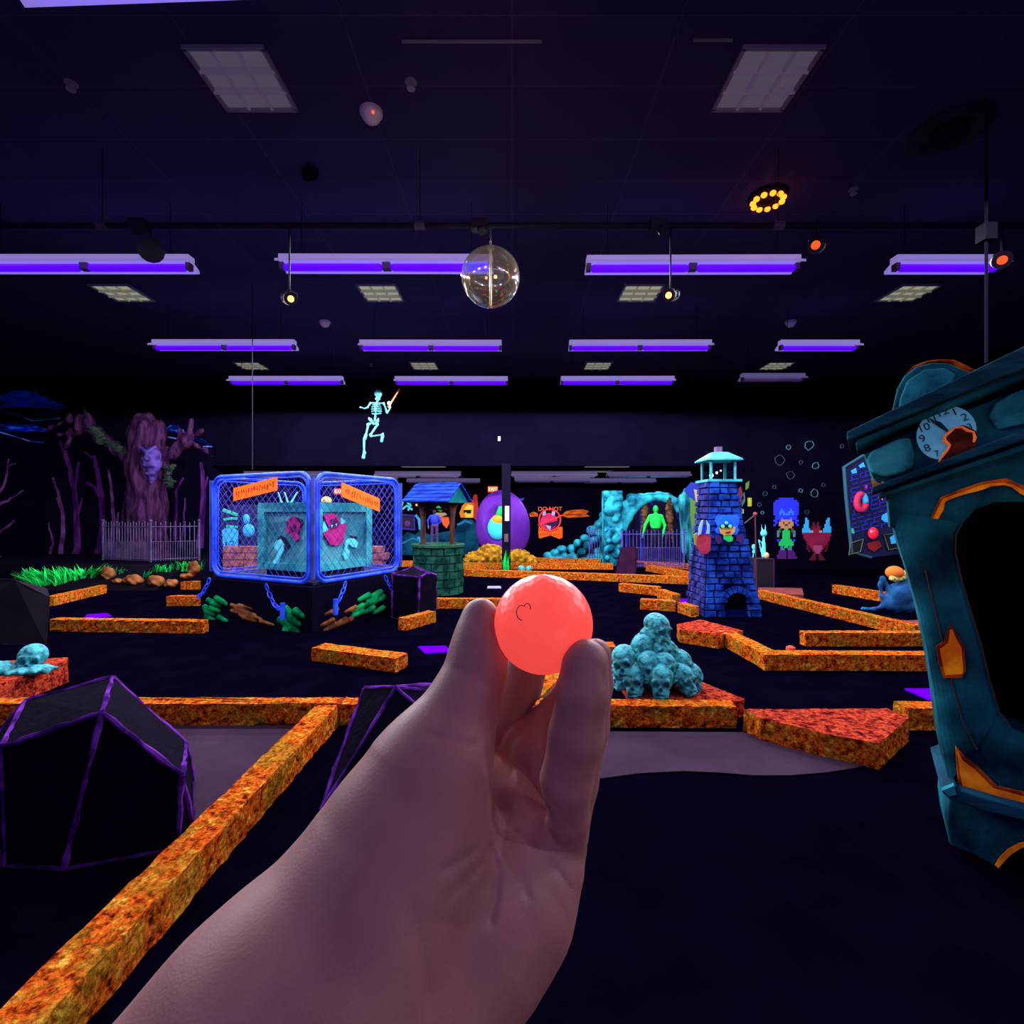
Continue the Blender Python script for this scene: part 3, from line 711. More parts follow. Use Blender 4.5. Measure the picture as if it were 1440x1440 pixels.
# golf ball
def golf():
    nu,nv=220,140; n=332; ga=PI*(3-math.sqrt(5))
    dm=np.array([[math.cos(ga*i)*math.sqrt(1-(1-2*(i+.5)/n)**2),math.sin(ga*i)*math.sqrt(1-(1-2*(i+.5)/n)**2),1-2*(i+.5)/n] for i in range(n)])
    ph=np.pi*np.arange(1,nv)/nv; tt=2*np.pi*np.arange(nu)/nu
    d=np.stack([np.outer(np.sin(ph),np.cos(tt)),np.outer(np.sin(ph),np.sin(tt)),np.outer(np.cos(ph),np.ones(nu))],-1).reshape(-1,3)
    d=np.concatenate([d,[[0,0,1],[0,0,-1]]]); dist=np.arccos(np.clip((d@dm.T).max(1),-1,1))
    rad=.082; k=np.clip(1-(dist/rad)**2,0,1); V=d*(BR*(1-.006*k))[:,None]
    mb=MB(); mb.ell((0,0,0),1,nu,nv); mb.v=[Vector(v)+BALLC for v in V]; return mb
bt=thing('golf_ball','glowing coral red golf ball held between thumb and fingertips','golf ball',BALLC-Vector((0,0,BR)))
m_ball=mat('fluorescent_coral_plastic',(1,.075,.05),rough=.34,spec=.22,emi=.72,emic=(1,.085,.07))  # even emission imitates the ball's fluorescence under blacklight
golf().build('ball_shell',m_ball,bt,smooth=True)
mk=MB(); m_ink=mat('faded_dark_print',(.25,.01,.03),rough=.5)
def onball(dx,dy):
    rpx=69; x=(dx)*BR/rpx; z=-(dy)*BR/rpx; y=-math.sqrt(max(0,(BR*1.001)**2-x*x-z*z)); return BALLC+Vector((x,y,z))
mk.tube([onball(-31+9*math.cos(a)*.8,-26+9*math.sin(a)) for a in np.linspace(1.6,5.2,9)],.0002,5)
mk.tube([onball(-24+4*math.cos(a),-33+5*math.sin(a)) for a in np.linspace(3.4,6.6,6)],.00022,5)
mk.build('printed_mark',m_ink,bt)
# unseen area lamps added behind the viewer to light hand, clock and globe
for (x,y,z,e,c,s) in((-1.2,-1.9,1.9,2.6,(1,.62,.50),1.2),(2.7,-2.2,.8,9,(1,.55,.20),1.6),(1.0,-1.2,1.0,.9,(.40,.28,1),.6)):
    l=bpy.data.lights.new('unseen_fill_lamp','AREA'); l.energy=e; l.color=c; l.size=s
    o=bpy.data.objects.new('unseen_fill_lamp',l); COL.objects.link(o); o.location=(x,y,z)
    d=((Vector((-.21,5,3.79)) if x>2 else Vector((0,.3,1.0)))-Vector((x,y,z)))
    if x>2: l.spread=math.radians(60)
    o.rotation_euler=d.to_track_quat('-Z','Y').to_euler()
# ============================================================ forest mural on the back left wall
m_pur=mat('violet_mural_paint',(.025,.004,.055),(.10,.018,.17),scale=2.2,rough=.95,spec=0,stretch=(2,1,.6))
m_pur2=mat('mauve_mural_paint',(.06,.015,.09),(.2,.06,.25),scale=3,rough=.95,spec=0)
m_blu=mat('blue_mural_paint',(.002,.004,.05),(.02,.14,1),emi=.06,emic=(.005,.03,.6),scale=3.2,rough=.95,spec=0,stretch=(.6,1,2.2),lo=.50,hi=.63)  # emission added because little lamp light reaches the clouds
m_blu2=mat('pale_blue_mural_paint',(.01,.03,.3),(.12,.25,.85),scale=3,rough=.95,spec=0)
YM=13.49
mur=thing('forest_mural','painted night forest of violet bare trees under blue clouds on the left wall','mural',(-10.5,YM,1.2))
def wob(path,k=3,a=1.2,rr=R):
    out=[]
    for (x0,y0),(x1,y1) in zip(path,path[1:]):
        for i in range(k): t=i/k; out.append((x0+(x1-x0)*t+rr.uniform(-a,a),y0+(y1-y0)*t+rr.uniform(-a,a)))
    out.append(path[-1]); return out
def cloud(pts_top,base,m=m_blu):
    poly=wob(pts_top,3,1.2)+base[::-1]
    MB().ppoly(poly,YM,.012).build('painted_cloud',m,mur)
cloud([(-30,562),(0,556),(15,550),(35,549),(52,552),(66,560),(80,566),(96,573)],[(96,573),(80,574),(62,571),(50,562),(36,566),(18,560),(2,570),(-30,572)][::-1][::-1])
cloud([(-30,598),(0,596),(22,595),(48,598),(68,604)],[(68,607),(44,606),(20,602),(-4,604),(-30,607)][::-1][::-1])
cloud([(232,604),(240,599),(250,598),(256,604),(264,613)],[(264,617),(256,613),(246,606),(234,606)][::-1][::-1])
cloud([(272,616),(284,617),(296,624)],[(298,627),(284,622),(272,618)][::-1][::-1])
for pth in([(-20,578),(5,578),(25,584),(45,592),(60,591),(84,588)],[(-10,606),(15,612),(40,620),(60,622)],[(52,582),(70,581)],[(70,570),(84,580)],[(236,615),(256,618),(264,616)],[(285,628),(298,628)]):
    MB().pribbon(wob(pth,2,.6),.9,YM,.012).build('painted_cloud_line',m_blu2,mur)
def ptree(paths,m=m_pur):
    for pth,w0,w1 in paths:
        q=wob(pth,4,.9); n=len(q); MB().pribbon(q,[w0+(w1-w0)*i/(n-1) for i in range(n)],YM-.014*R.random(),.012).build('painted_tree_limb',m,mur)
ptree([([(102,800),(108,770),(108,730),(104,690),(98,660),(90,632)],5,2.4),([(104,690),(108,665),(110,650)],2.5,1.2),([(96,655),(90,640),(84,620)],2,.8),([(108,730),(116,700)],2,.8)])
ptree([([(82,790),(88,760),(88,725),(82,695),(74,672)],3.6,1.2),([(86,715),(78,700)],1.6,.6),([(68,790),(74,765),(68,735)],2.2,.8)],m_pur2)
ptree([([(132,800),(140,770),(144,730),(142,690),(136,660),(132,640)],5,2.4),([(141,700),(132,685),(122,678)],3,1),([(132,645),(118,636)],1.6,.6)])
ptree([([(156,775),(160,730),(156,690),(152,660)],3,1.2),([(166,760),(166,720)],1.6,.8)],m_pur2)
ptree([([(246,760),(247,720),(248,690),(258,672)],2.6,1),([(255,770),(258,730),(260,700)],1.4,.7),([(280,770),(284,720),(286,680),(282,650)],5,2),([(284,700),(292,670)],2,1)])
ptree([([(-6,700),(6,680),(12,655),(22,652)],2,.6),([(-6,712),(10,704),(32,690)],2.2,.6),([(8,672),(12,645)],1.4,.5),([(-6,752),(12,740),(20,732)],1.6,1.6)],m_pur2)
MB().pribbon([(-6,780),(2,788),(14,798)],2.6,YM-.02,.014).build('painted_bone',mat('orange_brown_paint',(.35,.10,.03)),mur)

# ============================================================ tree with a face (moulded)
YT=12.3
def HP2(px,py,dy=0): p=P(px,py,YT); return (p.x,YT+dy,p.z)
def tc(a,b,k=None):
    s=YT/F; t=['cap',HP2(a[0],a[1],a[3] if len(a)>3 else 0),HP2(b[0],b[1],b[3] if len(b)>3 else 0),max(a[2],2.1)*s,max(b[2],1.9)*s]
    if k:t.append(k)
    return tuple(t)
tp=[tc((206,786,27),(205,720,24)),tc((205,720,24),(207,660,23)),tc((207,660,23),(208,610,21)),tc((196,612,14),(193,594,9)),tc((212,606,14),(206,588,9)),tc((222,612,11),(226,600,6)),
    tc((196,650,12),(165,632,8)),tc((165,632,8),(138,612,6.5)),tc((138,612,6.5),(122,594,6)),
    tc((122,594,4.5),(118,574,1.6)),tc((122,594,4.5),(96,590,2)),tc((96,590,2),(70,602,1)),tc((120,600,4.5),(98,608,2)),tc((98,608,2),(84,612,.9)),tc((122,600,4),(102,578,1.5)),tc((112,604,3),(92,630,1.2)),
    tc((222,652,9),(248,632,7)),tc((248,632,7),(262,620,5.5)),tc((262,618,4),(271,590,1.2)),tc((264,618,4),(290,602,1.2)),tc((264,620,4),(286,632,2)),tc((286,632,2),(298,642,1)),tc((262,618,3),(252,604,1))]
for sx in(-24,-12,0,12,24): tp.append(tc((206+sx*.7,768,8,-.25+abs(sx)*.012),(206+sx*1.3,787,4,-.35+abs(sx)*.014)))
m_bark=mat('mauve_bark',(.014,.004,.020),(.045,.014,.050),scale=4,rough=.95,spec=0,stretch=(3,3,.7),bump=.9,bscale=9)
V,Fq=sdf_mesh(tp,.16,.038,disp=lambda X,Y,Z:.022*np.sin(X*26+2*np.sin(Z*3))+.014*np.sin(Z*9+X*11))
tr_=thing('tree_statue','moulded mauve tree with a scowling face and two raised branch arms, behind the low fence','tree statue',HP2(206,796))
np_obj('trunk',V,Fq,m_bark,tr_)
m_face=mat('violet_face_paint',(.025,.013,.10),(.08,.045,.24),scale=5,rough=.9,spec=0)
fy=-.28
fp=[tc((226,640,10,fy),(227,655,9,fy)),tc((228,655,8,fy),(226,672,5,fy)),tc((225,672,4,fy),(224,680,2,fy))]
fp+=[tc((217,634,2.6,fy-.16),(225,639,2.6,fy-.2),.03),tc((234,632,2.4,fy-.12),(228,639,2.6,fy-.2),.03),tc((227,638,2,fy-.18),(228,648,3,fy-.26),.03),tc((219,648,3,fy-.12),(221,654,2.6,fy-.12),.03),tc((236,648,2.6,fy-.05),(234,654,2.6,fy-.05),.03),tc((221,657,1.6,fy-.14),(233,657,1.6,fy-.12),.03),tc((222,668,1.7,fy-.1),(231,668,1.7,fy-.08),.03)]
hl=[tc((219,641,2,fy-.2),(225,643,1.2,fy-.2)),tc((230,643,1.2,fy-.18),(235,641,2,fy-.12)),tc((223,662,2.4,fy-.18),(231,662,2.4,fy-.15))]
V,Fq=sdf_mesh(fp,.08,.018,holes=hl,hk=.02); np_obj('carved_face',V,Fq,m_face,tr_)
m_moss=mat('dull_green_moss',(.010,.018,.016),(.028,.045,.035),scale=14,rough=1,spec=0,bump=.6,bscale=40)
for a,b,ra,rb in(((178,640),(150,620),9,8),((146,622),(132,602),8,6)):
    mb=MB(); 
    for i in range(14):
        t=i/13; x=a[0]+(b[0]-a[0])*t; y=a[1]+(b[1]-a[1])*t; p=P(x,y,YT-.1); mb.ell(p+Vector((R.uniform(-.05,.05),R.uniform(-.06,.02),R.uniform(-.03,.06))),(.10,.08,.06),8,6,jit=.2)
    mb.build('moss_patch',m_moss,tr_)
mb=MB(); 
for i in range(14): mb.ell(P(234+R.uniform(-2,8),655+i*2.2,YT-.15)+Vector((0,R.uniform(-.06,.06),0)),(.08,.06,.05),8,6,jit=.25)
mb.build('moss_patch',m_moss,tr_)
# raised black bed and low fence
m_bed=mat('black_bed_paint',(.004,.003,.010),rough=.95,spec=0)
zb=P(0,790,11.2).z
bed=tag(MB().prism([Vector((-12.4,11.0,0)),Vector((-7.3,10.6,0)),Vector((-6.85,10.9,0)),Vector((-6.8,13.3,0)),Vector((-12.4,13.3,0))],(0,0,zb)).build('raised_bed',m_bed),'long raised black bed under the tree statue and its fence','platform')
m_fen=mat('lilac_grey_fence',(.04,.03,.09),(.085,.06,.16),scale=5,rough=.6)
def fence(label,pts,z0,z1,gap,m,r=.009,postr=.022,posts=(0,-1),finial=True,low=None):
    base=Vector((sum(p[0] for p in pts)/len(pts),sum(p[1] for p in pts)/len(pts),z0))
    t=thing('picket_fence',label,'fence',base)
    for i,(a,b) in enumerate(zip(pts,pts[1:])):
        a=Vector((*a,0)); b=Vector((*b,0)); L=(b-a).length
        for zz in(z1-.06,z0+.06): MB().tube([a+Vector((0,0,zz)),b+Vector((0,0,zz))],.011,6).build('rail',m,t)
        n=int(L/gap)
        for j in range(1,n):
            p=a+(b-a)*(j/n); mb=MB(); hh=z1+(.03 if j%2 else -.0)
            mb.cyl(p+Vector((0,0,z0+.02)),p+Vector((0,0,hh)),r,n=6); mb.cyl(p+Vector((0,0,hh)),p+Vector((0,0,hh+.04)),r*1.6,.001,6)
            mb.build('picket',m,t)
        if low:
            mb=MB()
            for j in range(1,n*2):
                if j%2: p=a+(b-a)*(j/(2*n)); mb.cyl(p+Vector((0,0,z0+.02)),p+Vector((0,0,low)),r*.7,n=5)
            mb.build('short_pickets',m,t)
            MB().tube([a+Vector((0,0,low)),b+Vector((0,0,low))],.007,6).build('rail',m,t)
    for k,p in enumerate(pts):
        p=Vector((*p,0)); MB().cyl(p+Vector((0,0,z0)),p+Vector((0,0,z1+.04)),postr,n=8).ell(p+Vector((0,0,z1+.07)),postr*1.5,8,6).build('post',m,t)
    return t
fx=lambda px,Y:((px-720)*Y/F,Y)
fence('low lilac metal picket fence around the foot of the tree statue',[fx(145,11.6),fx(212,11.1),fx(280,11.5)],zb,P(0,737,11.1).z,.085,m_fen,low=P(0,762,11.1).z)
# grass and stones in front of the bed
m_gr1=mat('fluorescent_green_grass',(.004,.30,.04),(.015,.95,.13),scale=3,rough=.9,spec=0)
m_gr2=mat('deep_green_grass',(.003,.09,.03),(.006,.34,.08),scale=6,rough=.9,spec=0)
def blade(mb,base,L,lean,az,w=.022,droop=.5):
    d=Vector((math.cos(az),math.sin(az),0)); s=Vector((-d.y,d.x,0))
    pts=[]; n=5
    for i in range(n+1):
        t=i/n; pts.append(base+d*(L*lean*t**1.6)+Vector((0,0,L*(t-droop*lean*t*t*.6))))
    vs=[];fs=[]
    for i,p in enumerate(pts):
        ww=w*(1-i/n)**.7+.001; vs+=[p-s*ww,p+s*ww+Vector((0,0,.0)),p+d*ww*.5]
    for i in range(n):
        for a,b in((0,1),(1,2),(2,0)): fs.append((i*3+a,i*3+b,(i+1)*3+b,(i+1)*3+a))
    mb.add(vs,fs)
def clump(label,px0,px1,pyb,Y,L,n,m,lean=.6,az=None,zb=None,depth=.25,w=.022,grp='green grass clumps'):
    rr=random.Random(int(px0*7+pyb)); mb=MB(); z=P(0,pyb,Y).z if zb is None else zb
    for i in range(n):
        px=rr.uniform(px0,px1); b=Vector(((px-720)*Y/F,Y+rr.uniform(0,depth),z))
        a=rr.uniform(0,2*PI) if az is None else az+rr.uniform(-.7,.7)
        blade(mb,b,L*rr.uniform(.55,1.1),lean*rr.uniform(.4,1.2),a,w)
    c=Vector((((px0+px1)/2-720)*Y/F,Y,z))
    o=mb.build('grass_clump',m,origin=c); tag(o,label,'grass clump',grp); return o
zg=.0
# bank the grass grows on
m_bank=mat('black_bank',(.005,.004,.008),rough=1,spec=0)
def bankbox(label,x0,x1,y0,y1,h0,h1):
    return tag(MB().prism([Vector((x0,y0,0)),Vector((x0,y1,0)),Vector((x0,y1,h1)),Vector((x0,y0,h0))],(x1-x0,0,0)).build('planting_bank',m_bank),label,'planting bank')
bankbox('dark sloping bank under the bright green grass at the left',-9.6,-6.75,9.7,10.58,.02,.42)
def bz(y): return .02+(y-9.7)/.88*.40
for i,(a,b,y,L,n,wh) in enumerate(((32,60,9.75,.46,80,'leftmost and tallest'),(60,90,9.85,.4,70,'second from the left'),(92,112,10.0,.36,40,'in the middle, reaching up'),(112,138,10.1,.32,40,'just left of the fence'))):
    clump('bright green grass clump on the dark bank, '+wh,a,b,0,y,L,n,m_gr1 if i!=1 else m_gr1,lean=.9,az=PI*.95 if i!=3 else .1,zb=bz(y)-.02,depth=.28,w=.03)
for i,(a,b,Y,L,n,wh) in enumerate(((146,152,10.3,.2,7,'at the left fence end'),(160,172,10.2,.22,12,'between the first two brown stones'),(198,206,10.1,.24,10,'below the fence post'),(212,240,10.3,.2,30,'below the right half of the fence'),(240,270,10.35,.24,34,'right of the fence middle, brightest'),(276,284,10.4,.3,8,'by the cage stand'))):
    clump('small green grass tuft by the brown stones, '+wh,a,b,0,Y,L,n,m_gr1 if i in(3,4) else m_gr2,lean=.6,zb=bz(Y)-.02,depth=.1,w=.018)
m_stone=mat('orange_brown_stone',(.10,.035,.015),(.42,.15,.045),scale=4,rough=.95,spec=0,bump=.6,bscale=14)
def stone(label,px,py,Y,r,grp='orange brown stones',name='stone',m=None,zz=None,k=3):
    rr=random.Random(int(px*3+py)); c=P(px,py,Y); 
    pr=[('ell',(c.x,c.y,c.z),tuple(q*.75 for q in r))]
    for i in range(k):
        a=rr.uniform(0,2*PI); pr.append(('ell',(c.x+math.cos(a)*r[0]*.45,c.y+math.sin(a)*r[1]*.4,c.z+rr.uniform(-.3,.3)*r[2]),tuple(q*rr.uniform(.4,.65) for q in r)))
    V,Fq=sdf_mesh(pr,min(r)*.35,max(r)/13,disp=lambda X,Y,Z:.012*np.sin(X*31+Y*9)*np.sin(Z*37+X*12))
    return tag(np_obj(name,V,Fq,m or m_stone),label,'stone',grp)
for px,py,Y,r,wh in((152,806,10.1,(.13,.15,.17),'leftmost, upright'),(166,817,9.95,(.13,.12,.07),'flat, second from the left'),(186,815,9.9,(.2,.16,.13),'rounded, in the middle'),(220,817,9.9,(.16,.15,.14),'rounded, right of the middle'),(240,820,9.85,(.15,.13,.11),'small yellowish, beside the rounded one'),(272,799,10.1,(.13,.15,.19),'tallest, by the cage stand'),(262,810,10.0,(.14,.12,.07),'low, below the tallest')):
    stone('orange brown stone below the fence, '+wh,px,py,Y,r)
# ============================================================ cage on a black stand
N0=Vector((-2.51,6.46,0)); U=Vector((-.896,.445,0)).normalized(); Vv=Vector((.445,.896,0)).normalized()
def W(u,v,z): return N0+U*u+Vv*v+Vector((0,0,z))
LU,LV,Z0,Z1=2.02,1.72,.60,2.0
m_cb=mat('fluorescent_blue_paint',(.004,.035,.55),(.03,.12,.95),scale=4,rough=.5,emi=.25,emic=(.015,.06,.9))
m_wire=mat('blue_violet_wire',(.03,.03,.45),(.08,.06,.6),scale=5,rough=.6)
cage=thing('cage','big blue wire mesh cage with rounded corners, standing corner first on a black stand','cage',W(LU/2,LV/2,Z0))
def rrect(f,L,z0,z1,r,off=.05):
    pts=[]
    for cx,cz,a0 in((L-off-r,z1-r,0),(off+r,z1-r,PI/2),(off+r,z0+r,PI),(L-off-r,z0+r,PI*1.5)):
        for i in range(7): a=a0+PI/2*i/6; pts.append(f(cx+r*math.cos(a),cz+r*math.sin(a)))
    return pts
faces={'u0':(lambda s,z:W(s,0,z),LU),'v0':(lambda s,z:W(0,s,z),LV),'u1':(lambda s,z:W(s,LV,z),LU),'v1':(lambda s,z:W(LU,s,z),LV)}
for kf,(f,L) in faces.items():
    pf_=MB().tube(rrect(f,L,Z0,Z1,.17),.026 if kf in('u0','v0') else .022,10,True).build('panel_frame',m_cb,cage,smooth=True)
    MB().tube(rrect(f,L,Z0+.05,Z1-.05,.14,.10),.012,8,True).build('inner_frame',m_cb,cage,smooth=True)
    wm=MB(); s=.115; hh=Z1-Z0-.1; a0=.08; a1=L-.08; zb_,zt=Z0+.06,Z1-.06
    for sg in(1,-1):
        c=-hh*1.0
        x=a0-hh
        while x<a1+hh:
            # line z=zb+ (s-x)*1.15*sg
            p=[]
            k=1.15
            if sg>0: xa,xb=x,x+(zt-zb_)/k; za,zc=zb_,zt
            else: xa,xb=x,x+(zt-zb_)/k; za,zc=zt,zb_
            ta=max(0,(a0-xa)/(xb-xa)); tb=min(1,(a1-xa)/(xb-xa))
            if tb>ta+.02: wm.tube([f(xa+(xb-xa)*ta,za+(zc-za)*ta),f(xa+(xb-xa)*tb,za+(zc-za)*tb)],.0032,4)
            x+=s
    wm.build('wire_mesh',m_wire,pf_)
for u,v in((0,0),(LU,0),(0,LV),(LU,LV)):
    MB().cyl(W(u,v,Z0+.05),W(u,v,Z1-.05),.028,n=8).build('corner_post',mat('dim_blue_post',(.02,.03,.2),(.05,.06,.4),scale=5,rough=.6),cage)
# floor tray
MB().prism([W(.02,.02,Z0-.03),W(LU-.02,.02,Z0-.03),W(LU-.02,LV-.02,Z0-.03),W(.02,LV-.02,Z0-.03)],(0,0,.03)).build('floor_tray',mat('dark_tray',(.01,.008,.04)),cage)
st=thing('cage_stand','black stand under the blue cage, painted with green grass and brown stones','stand',W(LU/2,LV/2,0))
MB().prism([W(-.12,-.12,0),W(LU+.06,-.12,0),W(LU+.06,LV-.25,0),W(-.12,LV-.25,0)],(0,0,Z0-.035)).build('stand_body',mat('black_stand_paint',(.004,.003,.012),rough=.95,spec=0),st)
def relief(face,s,z,rs,rz,m,name,n=6,seed=1,tilt=0):
    rr=random.Random(seed); pr=[]
    for i in range(n):
        a=s+rr.uniform(-1,1)*rs*.7; zz=z+rr.uniform(-1,1)*rz*.6+tilt*(a-s)
        c=W(a,-.11,zz) if face=='u' else W(-.11,a,zz)
        T=(U if face=='u' else Vv); Nn=(Vv if face=='u' else U)
        c2=Vector(c); pr.append(('cap',tuple(c2-T*rs*.28-Vector((0,0,rz*.06))),tuple(c2+T*rs*.28+Vector((0,0,rz*.1))),rz*.13,rz*.2))
    V,Fq=sdf_mesh(pr,.02,.014); return np_obj(name,V,Fq,m,st)
m_pg=mat('painted_green',(.003,.10,.035),(.006,.36,.10),scale=6,rough=.95,spec=0); m_pb=mat('painted_brown_stone',(.07,.022,.012),(.28,.10,.035),scale=6,rough=.95,spec=0)
relief('u',1.75,.15,.30,.24,m_pg,'painted_grass',9,1); relief('u',.98,.13,.46,.16,m_pb,'painted_stones',9,2,tilt=.0)
relief('u',.24,.10,.20,.30,m_pg,'painted_grass',10,3); relief('v',.32,.11,.34,.20,m_pb,'painted_stones',8,4); relief('v',.88,.19,.34,.24,m_pg,'painted_grass',10,5); relief('v',1.5,.24,.2,.18,m_pb,'painted_stones',6,6) if False else None
# chains with pegs
def chain(label,a,b,sag=.12,peg=True):
    a=Vector(a); b=Vector(b); t=thing('chain',label,'chain',b,'blue chains under the cage')
    n=int((a-b).length*1.12/.075); mb=MB()
    pt=lambda q:a.lerp(b,q)+Vector((0,0,-sag*4*q*(1-q)))
    for i in range(n):
        c=pt((i+.5)/n); d=(pt((i+1)/n)-pt(i/n)).normalized(); x,y,_=frame_of(d); s=x if i%2 else y
        mb.tube([c+d*(math.cos(k*PI/5)*.052)+s*(math.sin(k*PI/5)*.026) for k in range(10)],.0085,5,True)
    mb.build('chain_links',m_cb,t)
    if peg: MB().cyl(b+Vector((0,0,-.13)),b+Vector((0,0,.07)),.03,n=10).build('peg',m_cb,t)
chain('blue chain hanging from the cage to the stand, leftmost',W(1.75,-.2,.59),W(1.98,-.22,.32),.05,False)
chain('blue chain hanging from the cage to a peg, left of the front corner',W(.62,-.2,.59),W(.26,-.24,.30),.1)
chain('blue chain hanging from the cage to a peg, right of the front corner',W(-.2,.36,.59),W(-.24,.14,.33),.04)
chain('blue chain hanging from the cage to a peg, rightmost',W(-.2,1.12,.59),W(-.22,1.32,.33),.04)
# orange signs with worn dark lettering
m_os=mat('fluorescent_orange_board',(1,.13,.003),rough=.7,emi=.6,emic=(1,.11,.0)); m_dk=mat('worn_dark_lettering',(.45,.04,.003),rough=.8)
def sign(label,f,s0,s1,zc0,zc1,h,seed):
    rr=random.Random(seed); a=f(s0,zc0); b=f(s1,zc1); d=(b-a).normalized(); up=Vector((0,0,1)); nrm=d.cross(up).normalized()
    if nrm.y>0: nrm=-nrm
    o=nrm*.04; t=thing('warning_board',label,'sign',(a+b)/2+o-up*h/2,'orange boards on the cage')
    bd=MB().prism([a+o-up*h/2,b+o-up*h/2,b+o+up*h/2,a+o+up*h/2],nrm*.015).build('board',m_os,t)
    L=(b-a).length; x=.06; mb=MB(); o2=o+nrm*.016
    while x<L-.06:
        w=rr.uniform(.025,.045); base=a+d*x+o2
        for k in range(rr.choice((2,3))):
            x0=rr.uniform(0,w); x1=rr.uniform(0,w); z0=rr.uniform(-.3,.1)*h; z1=rr.uniform(0,.25)*h
            p=base+d*x0+up*z0; q=base+d*x1+up*z1; s=(q-p).cross(nrm).normalized()*.006
            if (q-p).length>.02: mb.prism([p-s,q-s,q+s,p+s],nrm*.003)
        x+=w+.018
    mb.build('worn_lettering',m_dk,bd)
sign('tilted orange board with worn lettering on the left cage face',faces['u0'][0],1.46,.60,1.74,1.87,.175,1)
sign('tilted orange board with worn lettering on the right cage face',faces['v0'][0],.44,1.18,1.80,1.60,.19,5)
# crate with creatures breaking out
CU,CZ0,CZ1,o_=1.04,.70,1.61,.25
m_ct=mat('teal_crate_paint',(.03,.24,.28),(.10,.48,.48),scale=2.2,rough=.9,spec=0,bump=.3,bscale=10)
m_ctf=mat('teal_crate_frame',(.02,.28,.32),(.06,.52,.52),scale=3,rough=.9,spec=0)
cr=thing('crate','teal wooden crate inside the cage with small monsters bursting through its sides','crate',W(o_+CU/2,o_+CU/2,Z0))
MB().prism([W(o_,o_,CZ0),W(o_+CU,o_,CZ0),W(o_+CU,o_+CU,CZ0),W(o_,o_+CU,CZ0)],(0,0,CZ1-CZ0)).build('crate_body',m_ct,cr)
MB().prism([W(o_+.05,o_+.05,Z0),W(o_+CU-.05,o_+.05,Z0),W(o_+CU-.05,o_+CU-.05,Z0),W(o_+.05,o_+CU-.05,Z0)],(0,0,CZ0-Z0)).build('pallet',mat('dark_tray',(.01,.008,.04)),cr)
def plank(face,s0,s1,z0,z1,th=.035,m=m_ctf,name='frame_plank'):
    fn=(lambda s,z,o:W(o_+s,o_-o,z)) if face=='u' else (lambda s,z,o:W(o_-o,o_+s,z))
    a=[fn(s0,z0,0),fn(s1,z0,0),fn(s1,z1,0),fn(s0,z1,0)]; off=fn(0,0,th)-fn(0,0,0)
    MB().prism(a,off).build(name,m,cr)
for fc in('u','v'):
    plank(fc,-.02,CU+.02,CZ1-.11,CZ1+.02); plank(fc,-.02,CU+.02,CZ0,CZ0+.10); plank(fc,-.02,.10,CZ0,CZ1,.045); plank(fc,CU-.10,CU+.02,CZ0,CZ1,.045)
def fpoly(face,pts,m,name,d0=.005,th=.012):
    fn=(lambda s,z,o:W(o_+s,o_-o,z)) if face=='u' else (lambda s,z,o:W(o_-o,o_+s,z))
    a=[fn(s,z,d0) for s,z in pts]; off=fn(0,0,th)-fn(0,0,0); return MB().prism(a,off).build(name,m,cr)
def ppt(face,px,py):
    # meet the crate face along the line of sight
    k=(px-720)/F
    O=W(o_,o_,0); D=U if face=='u' else Vv
    s=(k*O.y-O.x)/(D.x-k*D.y); p=O+D*s; return (s,EYE-(py-720)*p.y/F)
m_hole=mat('black_hole_paint',(.004,.004,.02)); m_mg=mat('magenta_paint',(.42,.008,.16),(.6,.015,.24),scale=8,rough=.8); m_cy=mat('bright_cyan_paint',(.10,.75,.85),rough=.7,emi=.2,emic=(.1,.7,.85)); m_mgd=mat('dark_magenta_paint',(.12,.003,.08),rough=.8)
C=lambda f,l:[ppt(f,x,y) for x,y in l]
fpoly('u',C('u',[(417,727),(424,730),(428,736),(421,746),(414,748),(408,741),(404,735),(409,728)]),m_hole,'broken_hole')
fpoly('u',C('u',[(408,731),(416,726),(421,733),(425,738),(424,744),(421,751),(424,757),(420,761),(414,755),(404,745),(407,740)]),m_mg,'magenta_creature',.017,.02)
fpoly('u',C('u',[(412,741),(420,738),(418,746),(413,747)]),m_mgd,'open_mouth',.04,.008)
fpoly('u',C('u',[(396,753),(405,758),(409,767),(403,773),(392,770),(387,762)]),m_hole,'broken_hole')
fpoly('u',C('u',[(397,758),(401,766),(401,775),(396,784),(394,792),(388,793),(387,788),(391,785),(394,776),(388,768),(391,760)]),m_cy,'cyan_creature',.017,.02)
fpoly('v',C('v',[(451,722),(457,724),(463,722),(470,723),(477,733),(479,742),(470,745),(458,742),(454,732)]),m_hole,'broken_hole')
fpoly('v',C('v',[(452,723),(456,725),(460,722),(466,722),(473,727),(476,736),(485,735),(482,752),(479,764),(470,767),(462,766),(454,754),(452,750),(461,743),(456,733)]),m_mg,'magenta_creature',.017,.02)
fpoly('v',C('v',[(462,731),(468,728),(474,735),(471,742),(464,742)]),m_mgd,'creature_face',.04,.012)
for a in([(461,738),(464,738),(462,742)],[(467,737),(470,736),(469,740)]): fpoly('v',C('v',a),m_cy,'fang',.055,.006)
fpoly('v',C('v',[(453,733),(459,745),(452,749),(450,741)]),m_cy,'cyan_patch',.017,.02); fpoly('v',C('v',[(477,728),(482,731),(484,735),(477,737)]),m_cy,'cyan_patch',.017,.02)
fpoly('v',C('v',[(491,753),(500,754),(502,758),(494,757)]),m_hole,'broken_hole')
fpoly('v',C('v',[(488,757),(495,757),(501,762),(499,770),(493,769),(488,764),(485,770),(489,776),(488,784),(483,787),(480,780),(483,770),(483,762)]),m_cy,'cyan_creature',.017,.02)
